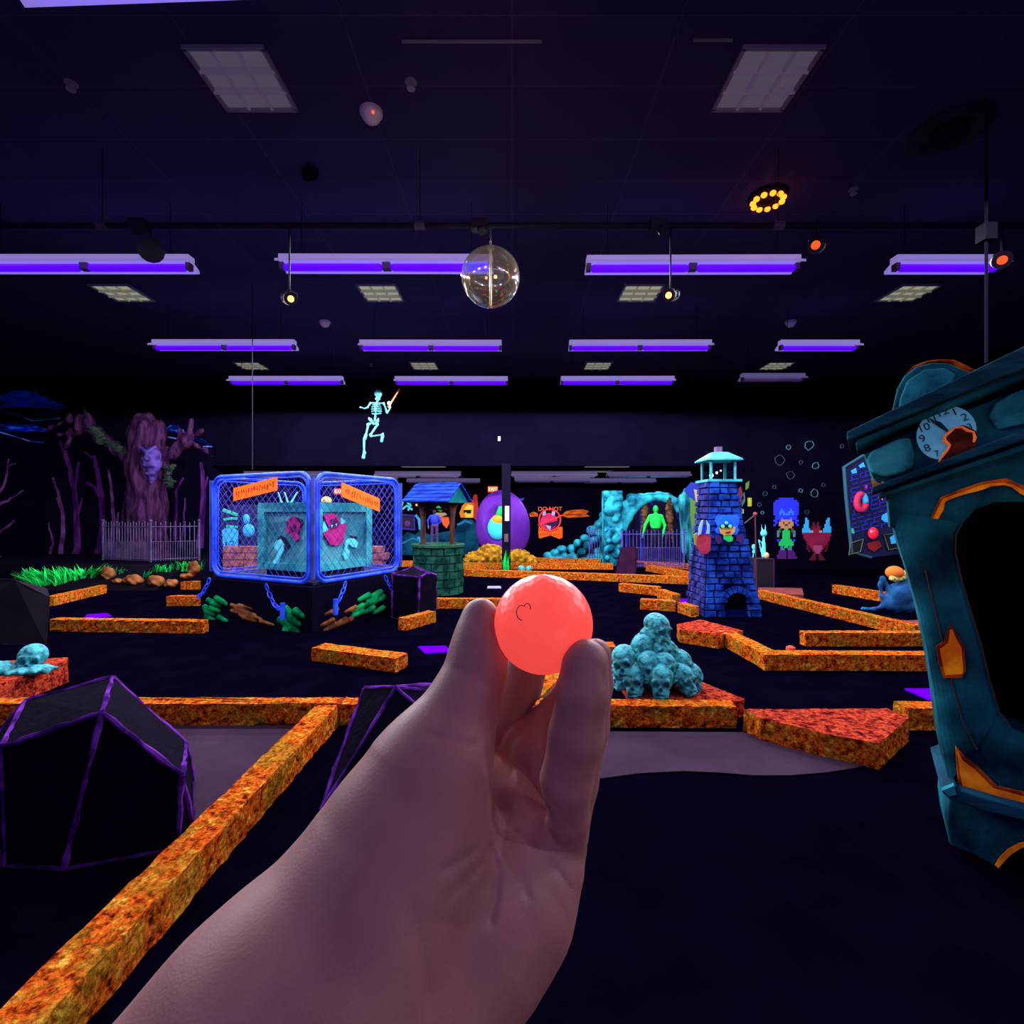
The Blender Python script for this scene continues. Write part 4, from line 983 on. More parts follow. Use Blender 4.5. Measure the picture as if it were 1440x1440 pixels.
# cyan spikes on the lid
for px0,py0,px1,py1 in((391,692,397,703),(400,692,406,706),(418,692,408,706)):
    a=P(px0,py0,7.2); b=P(px1,py1+2,7.2); b.z=CZ1; MB().cyl(a,b,.008,.014,6).build('spike',m_cy,cr)
# things seen behind the cage: small monster picture panels on the low wall
bk=thing('monster_panel','bright cyan and green monster picture seen through the left cage face','picture',P(335,770,9.71))
MB().ppoly([(310,716),(336,716),(336,772),(310,772)],9.71,.04).build('panel',mat('dark_navy_panel',(.005,.01,.06)),bk)
MB().ppoly([(312,746),(316,743),(328,742),(335,747),(334,770),(314,771)],9.69,.03).build('cyan_body',m_cy2:=mat('sky_cyan_paint',(.03,.42,.85),rough=.8,emi=.15,emic=(.03,.4,.85)),bk)
m_gn=mat('mint_green_paint',(.02,.5,.28),rough=.8,emi=.15,emic=(.02,.5,.28))
MB().pribbon([(313,717),(322,720),(334,724)],2.2,9.69,.03).build('green_streak',m_gn,bk); MB().pribbon([(314,731),(324,729),(334,729)],1.6,9.69,.03).build('green_streak',m_gn,bk); MB().pribbon([(318,740),(334,741)],1.6,9.69,.03).build('green_streak',m_gn,bk)
MB().pribbon([(318,762),(318,770)],1,9.67,.01).build('digit_stroke',mat('navy_paint',(.01,.03,.15)),bk); MB().pribbon([(323,762),(328,761),(328,765),(325,766),(329,768),(327,771),(323,770)],.9,9.67,.01).build('digit_stroke',mat('navy_paint',(.01,.03,.15)),bk)
b2_=thing('monster_panel','rounded cyan monster picture seen through the cage beside the crate','picture',P(350,770,9.71))
MB().ppoly([(339,716),(364,716),(364,772),(339,772)],9.71,.04).build('panel',mat('dark_navy_panel',(.005,.01,.06)),b2_)
e=MB(); e.ell(P(350,746,9.68),(.12,.05,.13),16,10); e.build('round_body',m_cy2,b2_,smooth=True); MB().ell(P(347,730,9.68),(.07,.04,.1),12,8).build('head',m_cy2,b2_,smooth=True)
# low brick planter wall behind the cage
m_bw=mat('dusty_orange_brick',(.25,.07,.045),(.5,.17,.09),scale=9,rough=.95,spec=0,bump=.4,bscale=30)
mb=MB()
for r_ in range(7):
    x=-5.3
    while x<-2.45:
        w_=R.uniform(.3,.42); mb.box((x+w_/2,9.5,.06+r_*.125),(w_-.015,.25,.11)); x+=w_
tag(mb.build('brick_planter',m_bw),'low dusty orange brick wall seen through the cage behind the crate','low wall')
for o in (bk,b2_):
    pass
m_post=mat('thin_dark_post',(.01,.01,.03))
tag(MB().box((-4.55,9.76,.82),(1.7,.08,1.64)).build('backdrop_board',mat('dark_navy_board',(.004,.006,.04))),'dark navy board standing behind the brick wall, seen through the cage','board')
# small glowing shapes over the crate, far behind
for nm,px,py,r,m,lb in(('paper_lantern',459,704,.09,mat('yellow_glow_paint',(.9,.6,.12),emi=.3),'small yellow dome seen above the crate behind the cage'),('paper_lantern',517,716,.06,mat('orange_cream_paint',(.8,.4,.12),emi=.2),'small orange knob seen right of the crate behind the cage')):
    c=P(px,py,8.9); o=MB().ell(c,(r,r,r*.8),14,10).cyl(Vector((c.x,c.y,0)),c,.015,n=6).build(nm,m,smooth=True); tag(o,lb,'lantern')
# ============================================================ wishing well
wc=Vector(((616-720)*9.5/F,9.5,0)); wr=.46
well=thing('wishing_well','round green brick wishing well with a blue plank roof on two forked posts','well',wc)
m_wb=mat('dark_green_brick',(.005,.035,.030),(.02,.115,.08),scale=7,rough=.9,spec=0,bump=.4,bscale=30)
m_wj=mat('green_mortar',(.02,.09,.065),(.05,.16,.10),scale=5,rough=.95,spec=0)
ztop=P(0,767,9.05).z
MB().lathe([(wr-.035,0),(wr-.035,ztop-.04)],wc,28).build('basin_core',m_wj,well)
mb=MB(); rows=6; rh=(ztop-.05)/rows
for r_ in range(rows):
    nb=13; 
    for i in range(nb):
        a0=2*PI*(i+(.5 if r_%2 else 0)+.04)/nb; a1=2*PI*(i+.96+(.5 if r_%2 else 0))/nb; z0=r_*rh+.012; z1=(r_+1)*rh-.012; rr_=wr+R.uniform(-.008,.012)
        pts=[]; 
        for k in range(4):
            a=a0+(a1-a0)*k/3; pts.append((math.cos(a),math.sin(a)))
        vs=[wc+Vector((c*(rr_ if o else wr-.06),s*(rr_ if o else wr-.06),z)) for z in(z0,z1) for o in(1,0) for c,s in pts]
        fs=[]
        for k in range(3):
            fs+=[(k,k+1,8+k+1,8+k),(4+k,12+k,12+k+1,4+k+1),(k,4+k,4+k+1,k+1),(8+k,8+k+1,12+k+1,12+k)]
        fs+=[(0,8,12,4),(3,7,15,11)]; mb.add(vs,fs)
mb.build('brickwork',m_wb,well)
MB().lathe([(wr+.03,ztop-.045),(wr+.04,ztop),(wr-.1,ztop),(wr-.1,ztop-.3)],wc,28).build('rim',m_wj,well)
m_wood=mat('brown_well_post',(.04,.02,.02),(.10,.05,.04),scale=5,rough=.9,spec=0,stretch=(3,3,.5),bump=.4)
zr0=P(0,707,9.4).z; zr1=P(0,681,9.4).z
for px,fk in((595,0),(636,1)):
    x=(px-720)*9.5/F; b=Vector((x,9.5,ztop-.05)); 
    pr=[('cap',tuple(b),(x,9.5,P(0,722,9.5).z),.052,.05)]
    for sx in(-1,1): pr.append(('cap',(x,9.5,P(0,722,9.5).z),(x+sx*.10,9.5,zr0+.05),.045,.035))
    V,Fq=sdf_mesh(pr,.04,.02); np_obj('post',V,Fq,m_wood,well)
m_rb=mat('blue_roof_plank',(.001,.012,.16),(.006,.045,.42),scale=3,rough=.8,spec=.05,stretch=(.6,3,3)); m_ga=mat('teal_gable',(.005,.10,.13),(.01,.18,.18),scale=4,rough=.9,spec=0)
# ridge runs along D (towards the right and slightly to the viewer)
Dr=Vector((.93,-.36,0)).normalized(); Pr=Vector((-Dr.y,Dr.x,0)); c0=Vector((wc.x,9.5,0)); hl_=.42; hw=.42
E=lambda a,b,z:c0+Dr*a+Pr*b+Vector((0,0,z))
for sgn in(-1,1):
    for k in range(5):
        t0,t1=k/5,(k+1)/5+.03
        p0=E(-hl_-.06,sgn*hw*(1-t0)*1.1,zr0+(zr1-zr0)*t0+.012*(1-0)); 
        a=E(-hl_-.06,sgn*hw*1.12*(1-t0),zr0+(zr1-zr0)*t0+.012); b=E(hl_+.06,sgn*hw*1.12*(1-t0),zr0+(zr1-zr0)*t0+.012); c=E(hl_+.06,sgn*hw*1.12*max(0,1-t1),zr0+(zr1-zr0)*min(1,t1)-.004); d=E(-hl_-.06,sgn*hw*1.12*max(0,1-t1),zr0+(zr1-zr0)*min(1,t1)-.004)
        MB().prism([a,b,c,d],(0,0,.022)).build('roof_plank',m_rb,well)
for s in(-1,1):
    MB().prism([E(s*hl_,-hw,zr0),E(s*hl_,hw,zr0),E(s*hl_,0,zr1-.01)],Dr*(.03*-s)).build('gable',m_ga,well)
MB().cyl(E(-hl_,0,zr1+.015),E(hl_,0,zr1+.015),.02,n=8).build('ridge_beam',m_rb,well)
MB().cyl(Vector(((595-720)*9.5/F,9.5,P(0,716,9.5).z)),Vector(((636-720)*9.5/F,9.5,P(0,716,9.5).z)),.02,n=8).build('crossbar',m_wood,well)

# ============================================================ black column
cxx=(712-720)*13.0/F
colm=thing('column','square black column in front of the purple egg with a small pale notice on it','column',(cxx,13.0,0))
MB().box((cxx,13.0,1.36),(.22,.22,2.72)).build('shaft',mat('black_column_paint',(.006,.005,.016),rough=.9,spec=0),colm)
MB().box((cxx+.02,12.88,P(0,722,13).z),(.11,.02,.38)).build('notice',mat('pale_notice',(.45,.55,.5),rough=.8),colm)
MB().box((cxx,12.88,P(0,756,13).z),(.1,.02,.2)).build('small_plate',mat('dim_plate',(.10,.06,.07)),colm)
clump('bright green grass tuft at the foot of the black column',708,715,0,12.6,.55,12,m_gr1,lean=.22,zb=.0,depth=.1,w=.03)

# ============================================================ purple egg on its nest
Ye=15.0
eg=thing('egg_statue','tall purple egg with a cyan and orange creature in its opening, on a yellow nest','statue',(P(708,0,Ye).x,Ye,0))
m_egg=mat('violet_egg_paint',(.10,.015,.32),(.15,.025,.42),scale=1.5,rough=.6,spec=.1)
c=P(708,742,Ye); V,Fq=sdf_mesh([('ell',(c.x,Ye,c.z-.05),(.78,.6,.92)),('ell',(c.x-.08,Ye,c.z+.35),(.6,.5,.72))],.3,.045,holes=[('ell',(P(699,0,Ye).x,Ye-.62,P(0,735,Ye).z),(.36,.3,.55))],hk=.08)
np_obj('egg_shell',V,Fq,m_egg,eg)
MB().ell(P(700,742,Ye-.5),(.29,.22,.34),20,14).build('creature_body',mat('fluorescent_cyan_paint',(.04,.65,.9),rough=.7,emi=.3,emic=(.04,.6,.9)),eg,smooth=True)
MB().ell(P(701,731,Ye-.56),(.2,.18,.15),16,10).build('orange_cap',mat('fluorescent_amber_paint',(.95,.35,.01),rough=.7,emi=.2),eg,smooth=True)
MB().cyl(P(703,725,Ye-.55),P(704,712,Ye-.55),.13,.05,12).build('green_hat',mat('fluorescent_green_paint',(.01,.6,.12),rough=.7,emi=.15),eg,smooth=True)
m_nest=mat('mustard_nest',(.22,.09,.01),(.62,.33,.02),scale=7,rough=.95,spec=0,bump=.8,bscale=14)
for px,py,r in((672,785,(.36,.3,.2)),(690,780,(.42,.3,.3)),(728,784,(.36,.3,.24)),(742,788,(.26,.26,.16)),(660,789,(.2,.2,.12))):
    q=P(px,py,Ye-.6); q.z=max(q.z,r[2]*.6); V,Fq=sdf_mesh([('ell',tuple(q),r),('ell',(q.x+.1,q.y-.05,q.z-.03),tuple(k*.7 for k in r))],.08,.035,disp=lambda X,Y,Z:.03*np.sin(X*30)*np.sin(Z*34+Y*20)); np_obj('nest_clump',V,Fq,m_nest,eg)
YB2=17.88
skm=thing('sky_mural','orange sunset streaks and small violet clouds painted on the far back wall','mural',P(780,727,YB2))
for nm,pts,lb in(('painted_cloud',[(686,699),(694,695),(704,696),(708,699),(700,701),(690,701)],'small violet blue cloud painted above the purple egg, left'),('painted_cloud',[(722,702),(732,701),(738,700),(735,704),(728,704)],'small violet blue cloud painted above the purple egg, right'),
                 ('painted_sunset_streak',[(744,723),(750,719),(756,722),(757,726),(746,727)],'short orange sunset streak painted between the egg and the warning picture'),('painted_sunset_streak',[(789,725),(796,719),(806,717),(820,716),(828,719),(824,723),(830,726),(810,728),(798,728)],'long orange sunset streak painted right of the warning picture')):
    MB().ppoly(pts,YB2,.02).build(nm,mat('violet_blue_cloud',(.08,.06,.6),emi=.1) if 'cloud' in nm else mat('sunset_orange',(.35,.03,.003),(1,.2,.01),scale=3,rough=.9,stretch=(1,1,6)),skm)
# round warning picture
wp=thing('warning_picture','orange picture with a red crossed-out circle over a laughing pink face','picture',P(773,755,YB2))
m_or2=mat('hot_orange_paint',(1,.14,.005),emi=.3,emic=(1,.13,0)); m_pk=mat('hot_pink_paint',(.75,.02,.13),emi=.15); m_wh=mat('pale_violet_white',(.6,.5,.8)); m_rr=mat('signal_red_paint',(1,.05,.07),emi=.3)
MB().ppoly([(756,736),(760,742),(772,747),(786,741),(791,741),(791,756),(787,758),(774,753),(760,757),(758,757),(757,748),(758,741)],YB2,.03).build('lower_lettering_block',m_or2,wp)
rr=random.Random(4)
for row,y in enumerate((745.5,751.5)):
    mb=MB()
    for i in range(9):
        x=760+i*3.2+rr.uniform(-.4,.4)
        if row==0 and 3<=i<=5: continue
        mb.pribbon([(x,y-1.6),(x+rr.uniform(-.8,.8),y+1.6)],.45,YB2-.035,.006)
    mb.build('worn_lettering',mat('worn_red_lettering',(.5,.02,.01)),wp)
textmesh('DO NOT',8.4*YB2/F,P(773.5,716,YB2-.02),(PI/2,0,0),m_or2,wp,'lettering',.01)
pc=P(773,731,YB2-.03); rs=15*YB2/F
MB().ell(P(772,733,YB2-.02),(.3,.03,.29),24,14).build('pink_face',m_pk,wp,smooth=True)
MB().tube([pc+Vector((rs*math.cos(a),-.03,rs*math.sin(a))) for a in np.linspace(0,2*PI,40)[:-1]],.028,6,True).build('red_ring',m_rr,wp)
MB().tube([P(760,738,YB2-.07),P(790,725,YB2-.07)],.03,6).build('red_bar',m_rr,wp)
for x in(765,778): MB().ppoly([(x-2,719),(x+3,719),(x+2,725),(x-2,725)],YB2-.05,.02).build('eye_tooth',m_wh,wp)
MB().ppoly([(766,737),(784,732),(786,735),(780,740),(772,745)],YB2-.05,.02).build('open_mouth',mat('dark_violet_mouth',(.03,.005,.08)),wp); MB().ppoly([(767,738),(775,740),(774,746),(770,743)],YB2-.075,.01).build('lower_teeth',m_wh,wp)

# ============================================================ mural left of the egg: boulder, tower, cat; blue figure
mc=thing('canyon_mural','painted teal boulders with an orange cat face in sunglasses and a red tower','mural',P(650,780,YB2))
m_tb=mat('deep_teal_boulder_paint',(.004,.03,.08),(.01,.13,.22),scale=1.6,rough=.95,spec=0); m_tb2=mat('teal_highlight_paint',(.02,.25,.42),rough=.9)
MB().ppoly([(560,786),(562,758),(572,748),(584,752),(592,744),(604,752),(640,745),(644,737),(652,730),(664,731),(671,739),(675,752),(672,790),(560,790)],YB2,.03).build('painted_boulders',m_tb,mc)
MB().pribbon(wob([(643,738),(654,733),(664,736)],2,.3),1.5,YB2-.03,.02).build('boulder_highlight',m_tb2,mc); MB().pribbon([(566,764),(580,757),(590,760)],1.2,YB2-.03,.02).build('boulder_highlight',m_tb2,mc)
MB().ppoly([(646,722),(650,711),(658,704),(666,703),(667,728),(648,728)],YB2-.01,.03).build('cat_head',mat('fluorescent_orange_red',(1,.12,.01),(1,.4,.02),scale=2.5,emi=.25,emic=(1,.15,.01)),mc)
MB().ppoly([(652,716),(658,709),(666,711),(665,728),(655,728)],YB2-.04,.015).build('cat_muzzle',mat('fluorescent_yellow',(1,.75,.08),emi=.3),mc)
MB().ppoly([(652,717),(663,717),(662,722),(657,722),(655,720),(652,722)],YB2-.06,.01).build('sunglasses',mat('black_paint',(.004,.004,.01)),mc)
MB().ppoly([(665,700),(667,695),(671,696),(672,710),(674,726),(671,733),(666,728)],YB2-.02,.03).build('red_tower',mat('tower_red_paint',(.75,.04,.04),emi=.15),mc)
MB().ppoly([(560,722),(583,724),(584,746),(562,744)],YB2-.03,.02).build('blue_screen_frame',mat('indigo_frame',(.03,.03,.35)),mc); MB().ppoly([(562,725),(581,726),(582,743),(564,742)],YB2-.05,.02).build('dark_screen',mat('dark_violet_screen',(.02,.006,.06)),mc)
MB().ell(P(573,736,YB2-.06),(.12,.02,.12),10,8).build('screen_creature',mat('dull_violet',(.12,.03,.2)),mc)
cyb=MB(); 
for q in([(566,705),(570,700),(574,708),(578,712)],[(566,716),(572,711),(580,717)],[(574,718),(577,708)],[(563,716),(567,703)]): cyb.pribbon(q,1.4,YB2-.02,.02)
cyb.build('cyan_skeletal_hand',m_cy,mc); MB().pribbon([(584,724),(589,730),(591,745)],1.8,YB2-.02,.02).build('cyan_streak',m_cy2,mc); MB().pribbon([(588,755),(591,762)],1.8,YB2-.02,.02).build('cyan_streak',m_cy2,mc)
for x in(586,591): MB().ell(P(x,710,YB2-.02),(.05,.02,.045),10,6).build('yellow_eye',mat('fluorescent_yellow',(1,.75,.08),emi=.3),mc)
MB().ppoly([(613,713),(617,711),(623,716),(620,720),(616,718)],YB2-.02,.02).build('green_cap',mat('fluorescent_green_paint',(.01,.6,.12),rough=.7,emi=.15),mc)
MB().ppoly([(611,721),(626,721),(629,724),(620,727),(612,724)],YB2-.02,.02).build('cream_brim',mat('cream_paint',(.85,.55,.2)),mc); MB().ppoly([(619,727),(631,727),(632,736),(628,743),(623,738)],YB2-.02,.02).build('orange_body',mat('fluorescent_orange_red2',(1,.13,.02),emi=.2),mc)
MB().ppoly([(628,709),(632,709),(631,715)],YB2-.02,.02).build('blue_triangle',m_blu2,mc); MB().ppoly([(640,711),(643,711),(641,718)],YB2-.02,.02).build('cream_triangle',mat('cream_paint',(.85,.55,.2)),mc)
# blue clad figure standing behind the well
def figure(name,label,cat,px,pyf,Y,H,mats,arms,lean=0,head=None,group=None):
    base=P(px,pyf,Y); s=H/1.75; x0,z0=base.x,base.z
    t=thing(name,label,cat,base,group)
    q=lambda x,z,y=0:(x0+x*s,Y+y*s,z0+z*s)
    body=[('cap',q(-.10,.92),q(-.12,.5),.085*s,.062*s),('cap',q(-.12,.5),q(-.13,.09),.06*s,.042*s),('cap',q(.10,.92),q(.12,.5),.085*s,.062*s),('cap',q(.12,.5),q(.14,.09),.06*s,.042*s),('ell',q(0,.95),(.17*s,.11*s,.12*s))]
    V,Fq=sdf_mesh(body,.03*s,.016*s); np_obj('trousers',V,Fq,mats['legs'],t)
    tor=[('ell',q(0,1.22),(.19*s,.12*s,.28*s)),('cap',q(-.15,1.4),q(.15,1.4),.075*s,.075*s),('cap',q(0,1.42),q(0,1.52),.055*s,.05*s)]
    for sx,(ex,ez,hx,hz) in zip((-1,1),arms): tor+=[('cap',q(sx*.19,1.4),q(ex,ez),.06*s,.045*s),('cap',q(ex,ez),q(hx,hz),.045*s,.032*s)]
    V,Fq=sdf_mesh(tor,.03*s,.016*s); np_obj('shirt',V,Fq,mats['top'],t)
    hd=[('ell',q(lean,1.64),(.085*s,.10*s,.12*s)),('cap',q(lean,1.6,-.08),q(lean,1.57,-.105),.018*s,.016*s),('cap',q(lean*.5,1.48),q(lean,1.58),.045*s,.045*s)]
    V,Fq=sdf_mesh(hd,.02*s,.012*s,holes=[('ell',q(lean-.035,1.66,-.1),(.018*s,.02*s,.014*s)),('ell',q(lean+.035,1.66,-.1),(.018*s,.02*s,.014*s)),('ell',q(lean,1.56,-.1),(.03*s,.02*s,.01*s))],hk=.01*s); np_obj('head',V,Fq,mats['head'],t)
    for sx,(ex,ez,hx,hz) in zip((-1,1),arms):
        dx=(hx-ex); dz=(hz-ez); l=math.hypot(dx,dz) or 1; dx/=l; dz/=l
        pr=[('cap',q(hx,hz),q(hx+dx*.08,hz+dz*.08),.03*s,.028*s)]
        for k in range(4): pr.append(('cap',q(hx+dx*.08,hz+dz*.08,(k-1.5)*.016),q(hx+dx*.16,hz+dz*.16,(k-1.5)*.022),.009*s,.007*s))
        pr.append(('cap',q(hx,hz,-.02),q(hx+dx*.07-sx*.02,hz+dz*.07,-.05),.011*s,.008*s))
        V,Fq=sdf_mesh(pr,.008*s,.008*s); np_obj('hand',V,Fq,mats['hand'],t)
    for sx in(-1,1):
        V,Fq=sdf_mesh([('cap',q(sx*.135,.06,.03),q(sx*.15,.035,-.15),.045*s,.032*s)],.01,.014*s); np_obj('foot',V,Fq,mats['foot'],t)
    return t
figure('standing_figure','figure in blue top and purple trousers seen between the well posts','figure',611,767,11.8,P(0,716,11.8).z-P(0,767,11.8).z,
 {'legs':mat('dim_purple_cloth',(.05,.02,.10)),'top':mat('royal_blue_cloth',(.01,.03,.42)),'head':mat('dark_hair_black',(.008,.006,.02)),'hand':mat('pale_hand_violet',(.2,.12,.3)),'foot':mat('cream_feet',(.75,.42,.22))},
 ((-.32,1.2,-.30,.95),(.3,1.15,.16,1.0)))
bp_=Vector((P(611,0,11.8).x,11.8,0))
tag(MB().lathe([(.5,0),(.48,P(0,768,11.8).z)],bp_,20).build('round_pedestal',mat('black_pedestal',(.004,.003,.01),rough=.95)),'round black pedestal under the blue clad figure behind the well','pedestal')

# ============================================================ teal rock slope, pillar, cave
m_rk=mat('cyan_rock_paint',(.006,.10,.17),(.04,.55,.68),scale=2.4,rough=.9,spec=0,bump=.6,bscale=5)
m_rk2=mat('bright_cyan_rock_paint',(.006,.09,.16),(.04,.58,.70),scale=2.8,rough=.9,spec=0,bump=.6,bscale=6,emi=.0)
def rocks(name,label,cat,blobs,Y,m,vox=.05,k=.06):
    pr=[('ell',tuple(P(x,y,Y+(dy if len(b)>4 else 0))),(rx*Y/F,.28,ry*Y/F)) for b in blobs for (x,y,rx,ry),dy in((b[:4],b[4] if len(b)>4 else 0),)]
    V,Fq=sdf_mesh(pr,k,vox); return tag(np_obj(name,V,Fq,m),label,cat)
rr=random.Random(11); bl=[]
for x,y in((770,782),(780,778),(777,786),(790,772),(793,782),(803,772),(806,784),(812,764),(818,776),(822,757),(826,768),(830,784),(832,746),(836,760),(840,775),(842,738),(846,750),(848,766),(846,784),(838,790),(820,790),(850,724),(852,712),(848,732),(800,790),(785,790)):
    bl.append((x,y,rr.uniform(5.5,8),rr.uniform(5,7),rr.uniform(-.12,.12)))
bl=[(x,min(y,786),a,b,c) for x,y,a,b,c in bl]
rocks('rock_slope','heap of rounded teal rocks rising to the right beside the cave pillar','rock heap',bl,16.6,m_rk,vox=.04,k=.02)
bl=[]; 
for i in range(34):
    bl.append((rr.uniform(852,871),rr.uniform(694,786),rr.uniform(3.5,6.5),rr.uniform(3.5,7),rr.uniform(-.05,.08)))
pl_=thing('rock_pillar','bright cyan square rock pillar at the left of the cave','pillar',P(861,790,14.2)); pl_.location.z=0
pr=[('ell',tuple(P(x,y,14.2+dy)),(rx*14.2/F,.16,ry*14.2/F)) for x,y,rx,ry,dy in bl]
V,Fq=sdf_mesh(pr,.04,.035); np_obj('rock_relief',V,Fq,m_rk2,pl_)
zt=P(0,690,14.3).z; MB().box((P(861,0,14.4).x,14.45,zt/2),(.5,.42,zt)).build('pillar_core',m_rk,pl_)
# arch
arch=thing('cave_arch','arched cave front of cyan rock over the hanging figures','cave front',(P(912,0,14.8).x,14.8,0))
ap=[]
path=[(876,742),(882,728),(890,716),(900,706),(912,700),(926,698),(938,700),(948,706),(955,716)]
for (x0,y0),(x1,y1) in zip(path,path[1:]): ap.append(('cap',tuple(P(x0,y0,14.8)),tuple(P(x1,y1,14.8)),.13,.13))
for x,y,rx in((880,728,9),(884,716,9),(878,710,8),(892,708,9),(888,700,8),(900,700,8)): ap.append(('ell',tuple(P(x,y,14.9)),(rx*14.8/F,.2,rx*.8*14.8/F)))
V,Fq=sdf_mesh(ap,.08,.045); np_obj('arch_left_rock',V,Fq,m_rk2,arch)
drip=mat('dripping_teal_rock',(.006,.07,.10),(.05,.5,.6),scale=3,rough=.9,spec=0,stretch=(2.5,1,.35))
ap=[]
for i in range(16):
    x=rr.uniform(956,976); y0=rr.uniform(690,712); y1=rr.uniform(745,795); ap.append(('cap',tuple(P(x,y0,14.6+rr.uniform(-.1,.1))),tuple(P(x+rr.uniform(-2,2)+3,y1,14.6+rr.uniform(-.1,.1))),.10,.05))
V,Fq=sdf_mesh(ap,.05,.04); np_obj('arch_right_rock',V,Fq,drip,arch)
MB().ppoly([(874,740),(886,720),(905,704),(930,700),(950,708),(962,735),(964,795),(874,795)],15.6,.05).build('cave_back',mat('dark_indigo_cave',(.006,.004,.04),rough=1),arch)
for pth,w_ in(([(882,722),(882,760),(880,795)],1.3),([(900,705),(902,750),(903,790)],1.5),([(948,700),(955,715),(960,740),(962,790)],1.1),([(950,702),(952,725),(958,735),(960,726)],.8),([(908,702),(920,712)],.9)):
    MB().tube([P(x,y,15.3) for x,y in wob(pth,3,.4)],w_*15/F,6).build('blue_stalactite',mat('ultramarine_paint',(.015,.02,.55),emi=.1,emic=(.015,.02,.6)),arch)
# hanging mummies and green figure
m_mum=mat('brown_mummy_wrap',(.05,.02,.015),(.2,.10,.05),scale=8,rough=.95,spec=0,bump=.5)
def mummy(label,px,py0,py1,Y,bend=0):
    s=Y/F; c=P(px,py0,Y); t=thing('hanging_mummy',label,'figure',P(px,py1,Y),'brown hanging mummies')
    q=lambda x,y:tuple(P(px+x,py0+y,Y)); h=py1-py0
    pr=[('ell',q(0,h*.08),(3.6*s,.07,4.4*s)),('cap',q(0,h*.14),q(0,h*.2),2.2*s,2.4*s),('cap',q(0,h*.22),q(bend,h*.5),4.6*s,3.8*s),('cap',q(-3.6,h*.22),q(-4,h*.5),1.5*s,1.1*s),('cap',q(4,h*.22),q(4.4,h*.5),1.5*s,1.1*s),
        ('cap',q(bend-1.2,h*.5),q(bend-3,h*.8),2.6*s,1.6*s),('cap',q(bend-3,h*.8),q(bend-5,h*.98),1.5*s,1.0*s),('cap',q(bend+1.4,h*.5),q(bend+2.4,h*.8),2.6*s,1.6*s),('cap',q(bend+2.4,h*.8),q(bend+2.6,h),1.5*s,1.0*s)]
    V,Fq=sdf_mesh(pr,.05,.022,disp=lambda X,Y_,Z:.008*np.sin(Z*55+X*14)); np_obj('body',V,Fq,m_mum,t)
    MB().cyl(P(px,py0+1,Y),P(px,694,Y),.012,n=6).build('rope',m_chain_g,t); return t
mummy('brown wrapped mummy hanging at the left inside the cave arch',906,699,752,14.9)
mummy('brown wrapped mummy hanging at the right inside the cave arch, larger',941,698,762,14.7,1.5)
fz=P(0,800,14.1)
figure('zombie_figure','figure in a glowing green top and black trousers, arms hanging, behind the cave fence','figure',922,787,14.3,P(0,711,14.3).z-P(0,787,14.3).z,
 {'legs':mat('black_cloth',(.006,.005,.015)),'top':mat('fluorescent_green_cloth',(.004,.62,.06),(.01,.8,.09),scale=4,emi=.3,emic=(.004,.6,.06)),'head':mat('fluorescent_green_mask',(.005,.55,.08),emi=.15),'hand':mat('pale_green_hand',(.05,.35,.16)),'foot':mat('black_cloth',(.006,.005,.015))},
 ((-.34,1.12,-.40,.86),(.3,1.1,.24,.82)))
tag(MB().box((P(915,0,14.4).x,14.5,P(0,788,14.3).z/2-.01),(1.6,1.2,P(0,788,14.3).z-.02)).build('cave_floor',mat('indigo_base',(.012,.008,.06))),'low indigo base under the figures of the cave','platform')
m_fv=mat('violet_blue_fence',(.05,.04,.32),(.10,.07,.42),scale=4,rough=.7)
fence('violet picket fence in front of the cave arch',[fx(875,13.3),fx(962,13.3)],.05,P(0,748,13.3).z,.09,m_fv,r=.008,low=P(0,770,13.3).z)
fence('short violet picket fence left of the cyan rock pillar',[fx(829,15.2),fx(851,15.2)],.1,P(0,745,15.2).z,.07,m_fv,r=.012)
# small teal skull heap by the border, filled later
# ============================================================ skulls
m_sk=mat('turquoise_bone',(.008,.10,.13),(.06,.55,.60),scale=16,rough=.6,spec=.25,bump=.8,bscale=34,lo=.36,hi=.6)
def skull_np(vox=.016):
    pr=[('ell',(0,.03,.14),(.098,.125,.098)),('ell',(0,-.045,.075),(.07,.06,.065)),('cap',(-.055,-.06,.09),(-.075,-.01,.085),.018,.016),('cap',(.055,-.06,.09),(.075,-.01,.085),.018,.016),
        ('cap',(-.03,-.085,.035),(.03,-.085,.035),.022,.022),('cap',(-.055,-.02,.03),(-.035,-.085,.008),.016,.018),('cap',(.055,-.02,.03),(.035,-.085,.008),.016,.018),('cap',(-.035,-.088,.008),(.035,-.088,.008),.02,.02),('cap',(-.05,-.088,.128),(.05,-.088,.128),.018,.018)]
    ho=[('ell',(-.038,-.115,.096),(.031,.065,.028)),('ell',(.038,-.115,.096),(.031,.065,.028)),('ell',(0,-.115,.062),(.015,.05,.02)),('ell',(0,-.118,.021),(.045,.03,.008))]
    for i in(-2,-1,0,1,2): ho.append(('ell',(i*.014,-.112,.03),(.002,.008,.012)))
    return sdf_mesh(pr,.02,vox,holes=ho,hk=.004)
SV,SF=skull_np(.0075)
sk_me=None
def skull_part(parent,loc,rot,s,name='skull'):
    global sk_me
    if sk_me is None:
        o=np_obj(name,SV,SF,m_sk,None,origin=(0,0,0)); sk_me=o.data
    else:
        o=bpy.data.objects.new(name,sk_me); COL.objects.link(o)
    o.parent=parent; o.location=Vector(loc)-(Vector(parent.location) if parent else Vector((0,0,0))); o.rotation_euler=rot; o.scale=(s,s,s); return o
bx=P(925,975,4.0).x
pile=thing('skull_pile','cone shaped pile of turquoise skulls on the dark red platform','skull pile',(bx,4.05,.12))
rr=random.Random(21)
rows=[(.14,.28,9,.92),(.235,.20,7,.9),(.33,.12,5,.86),(.41,.05,2,.85)]
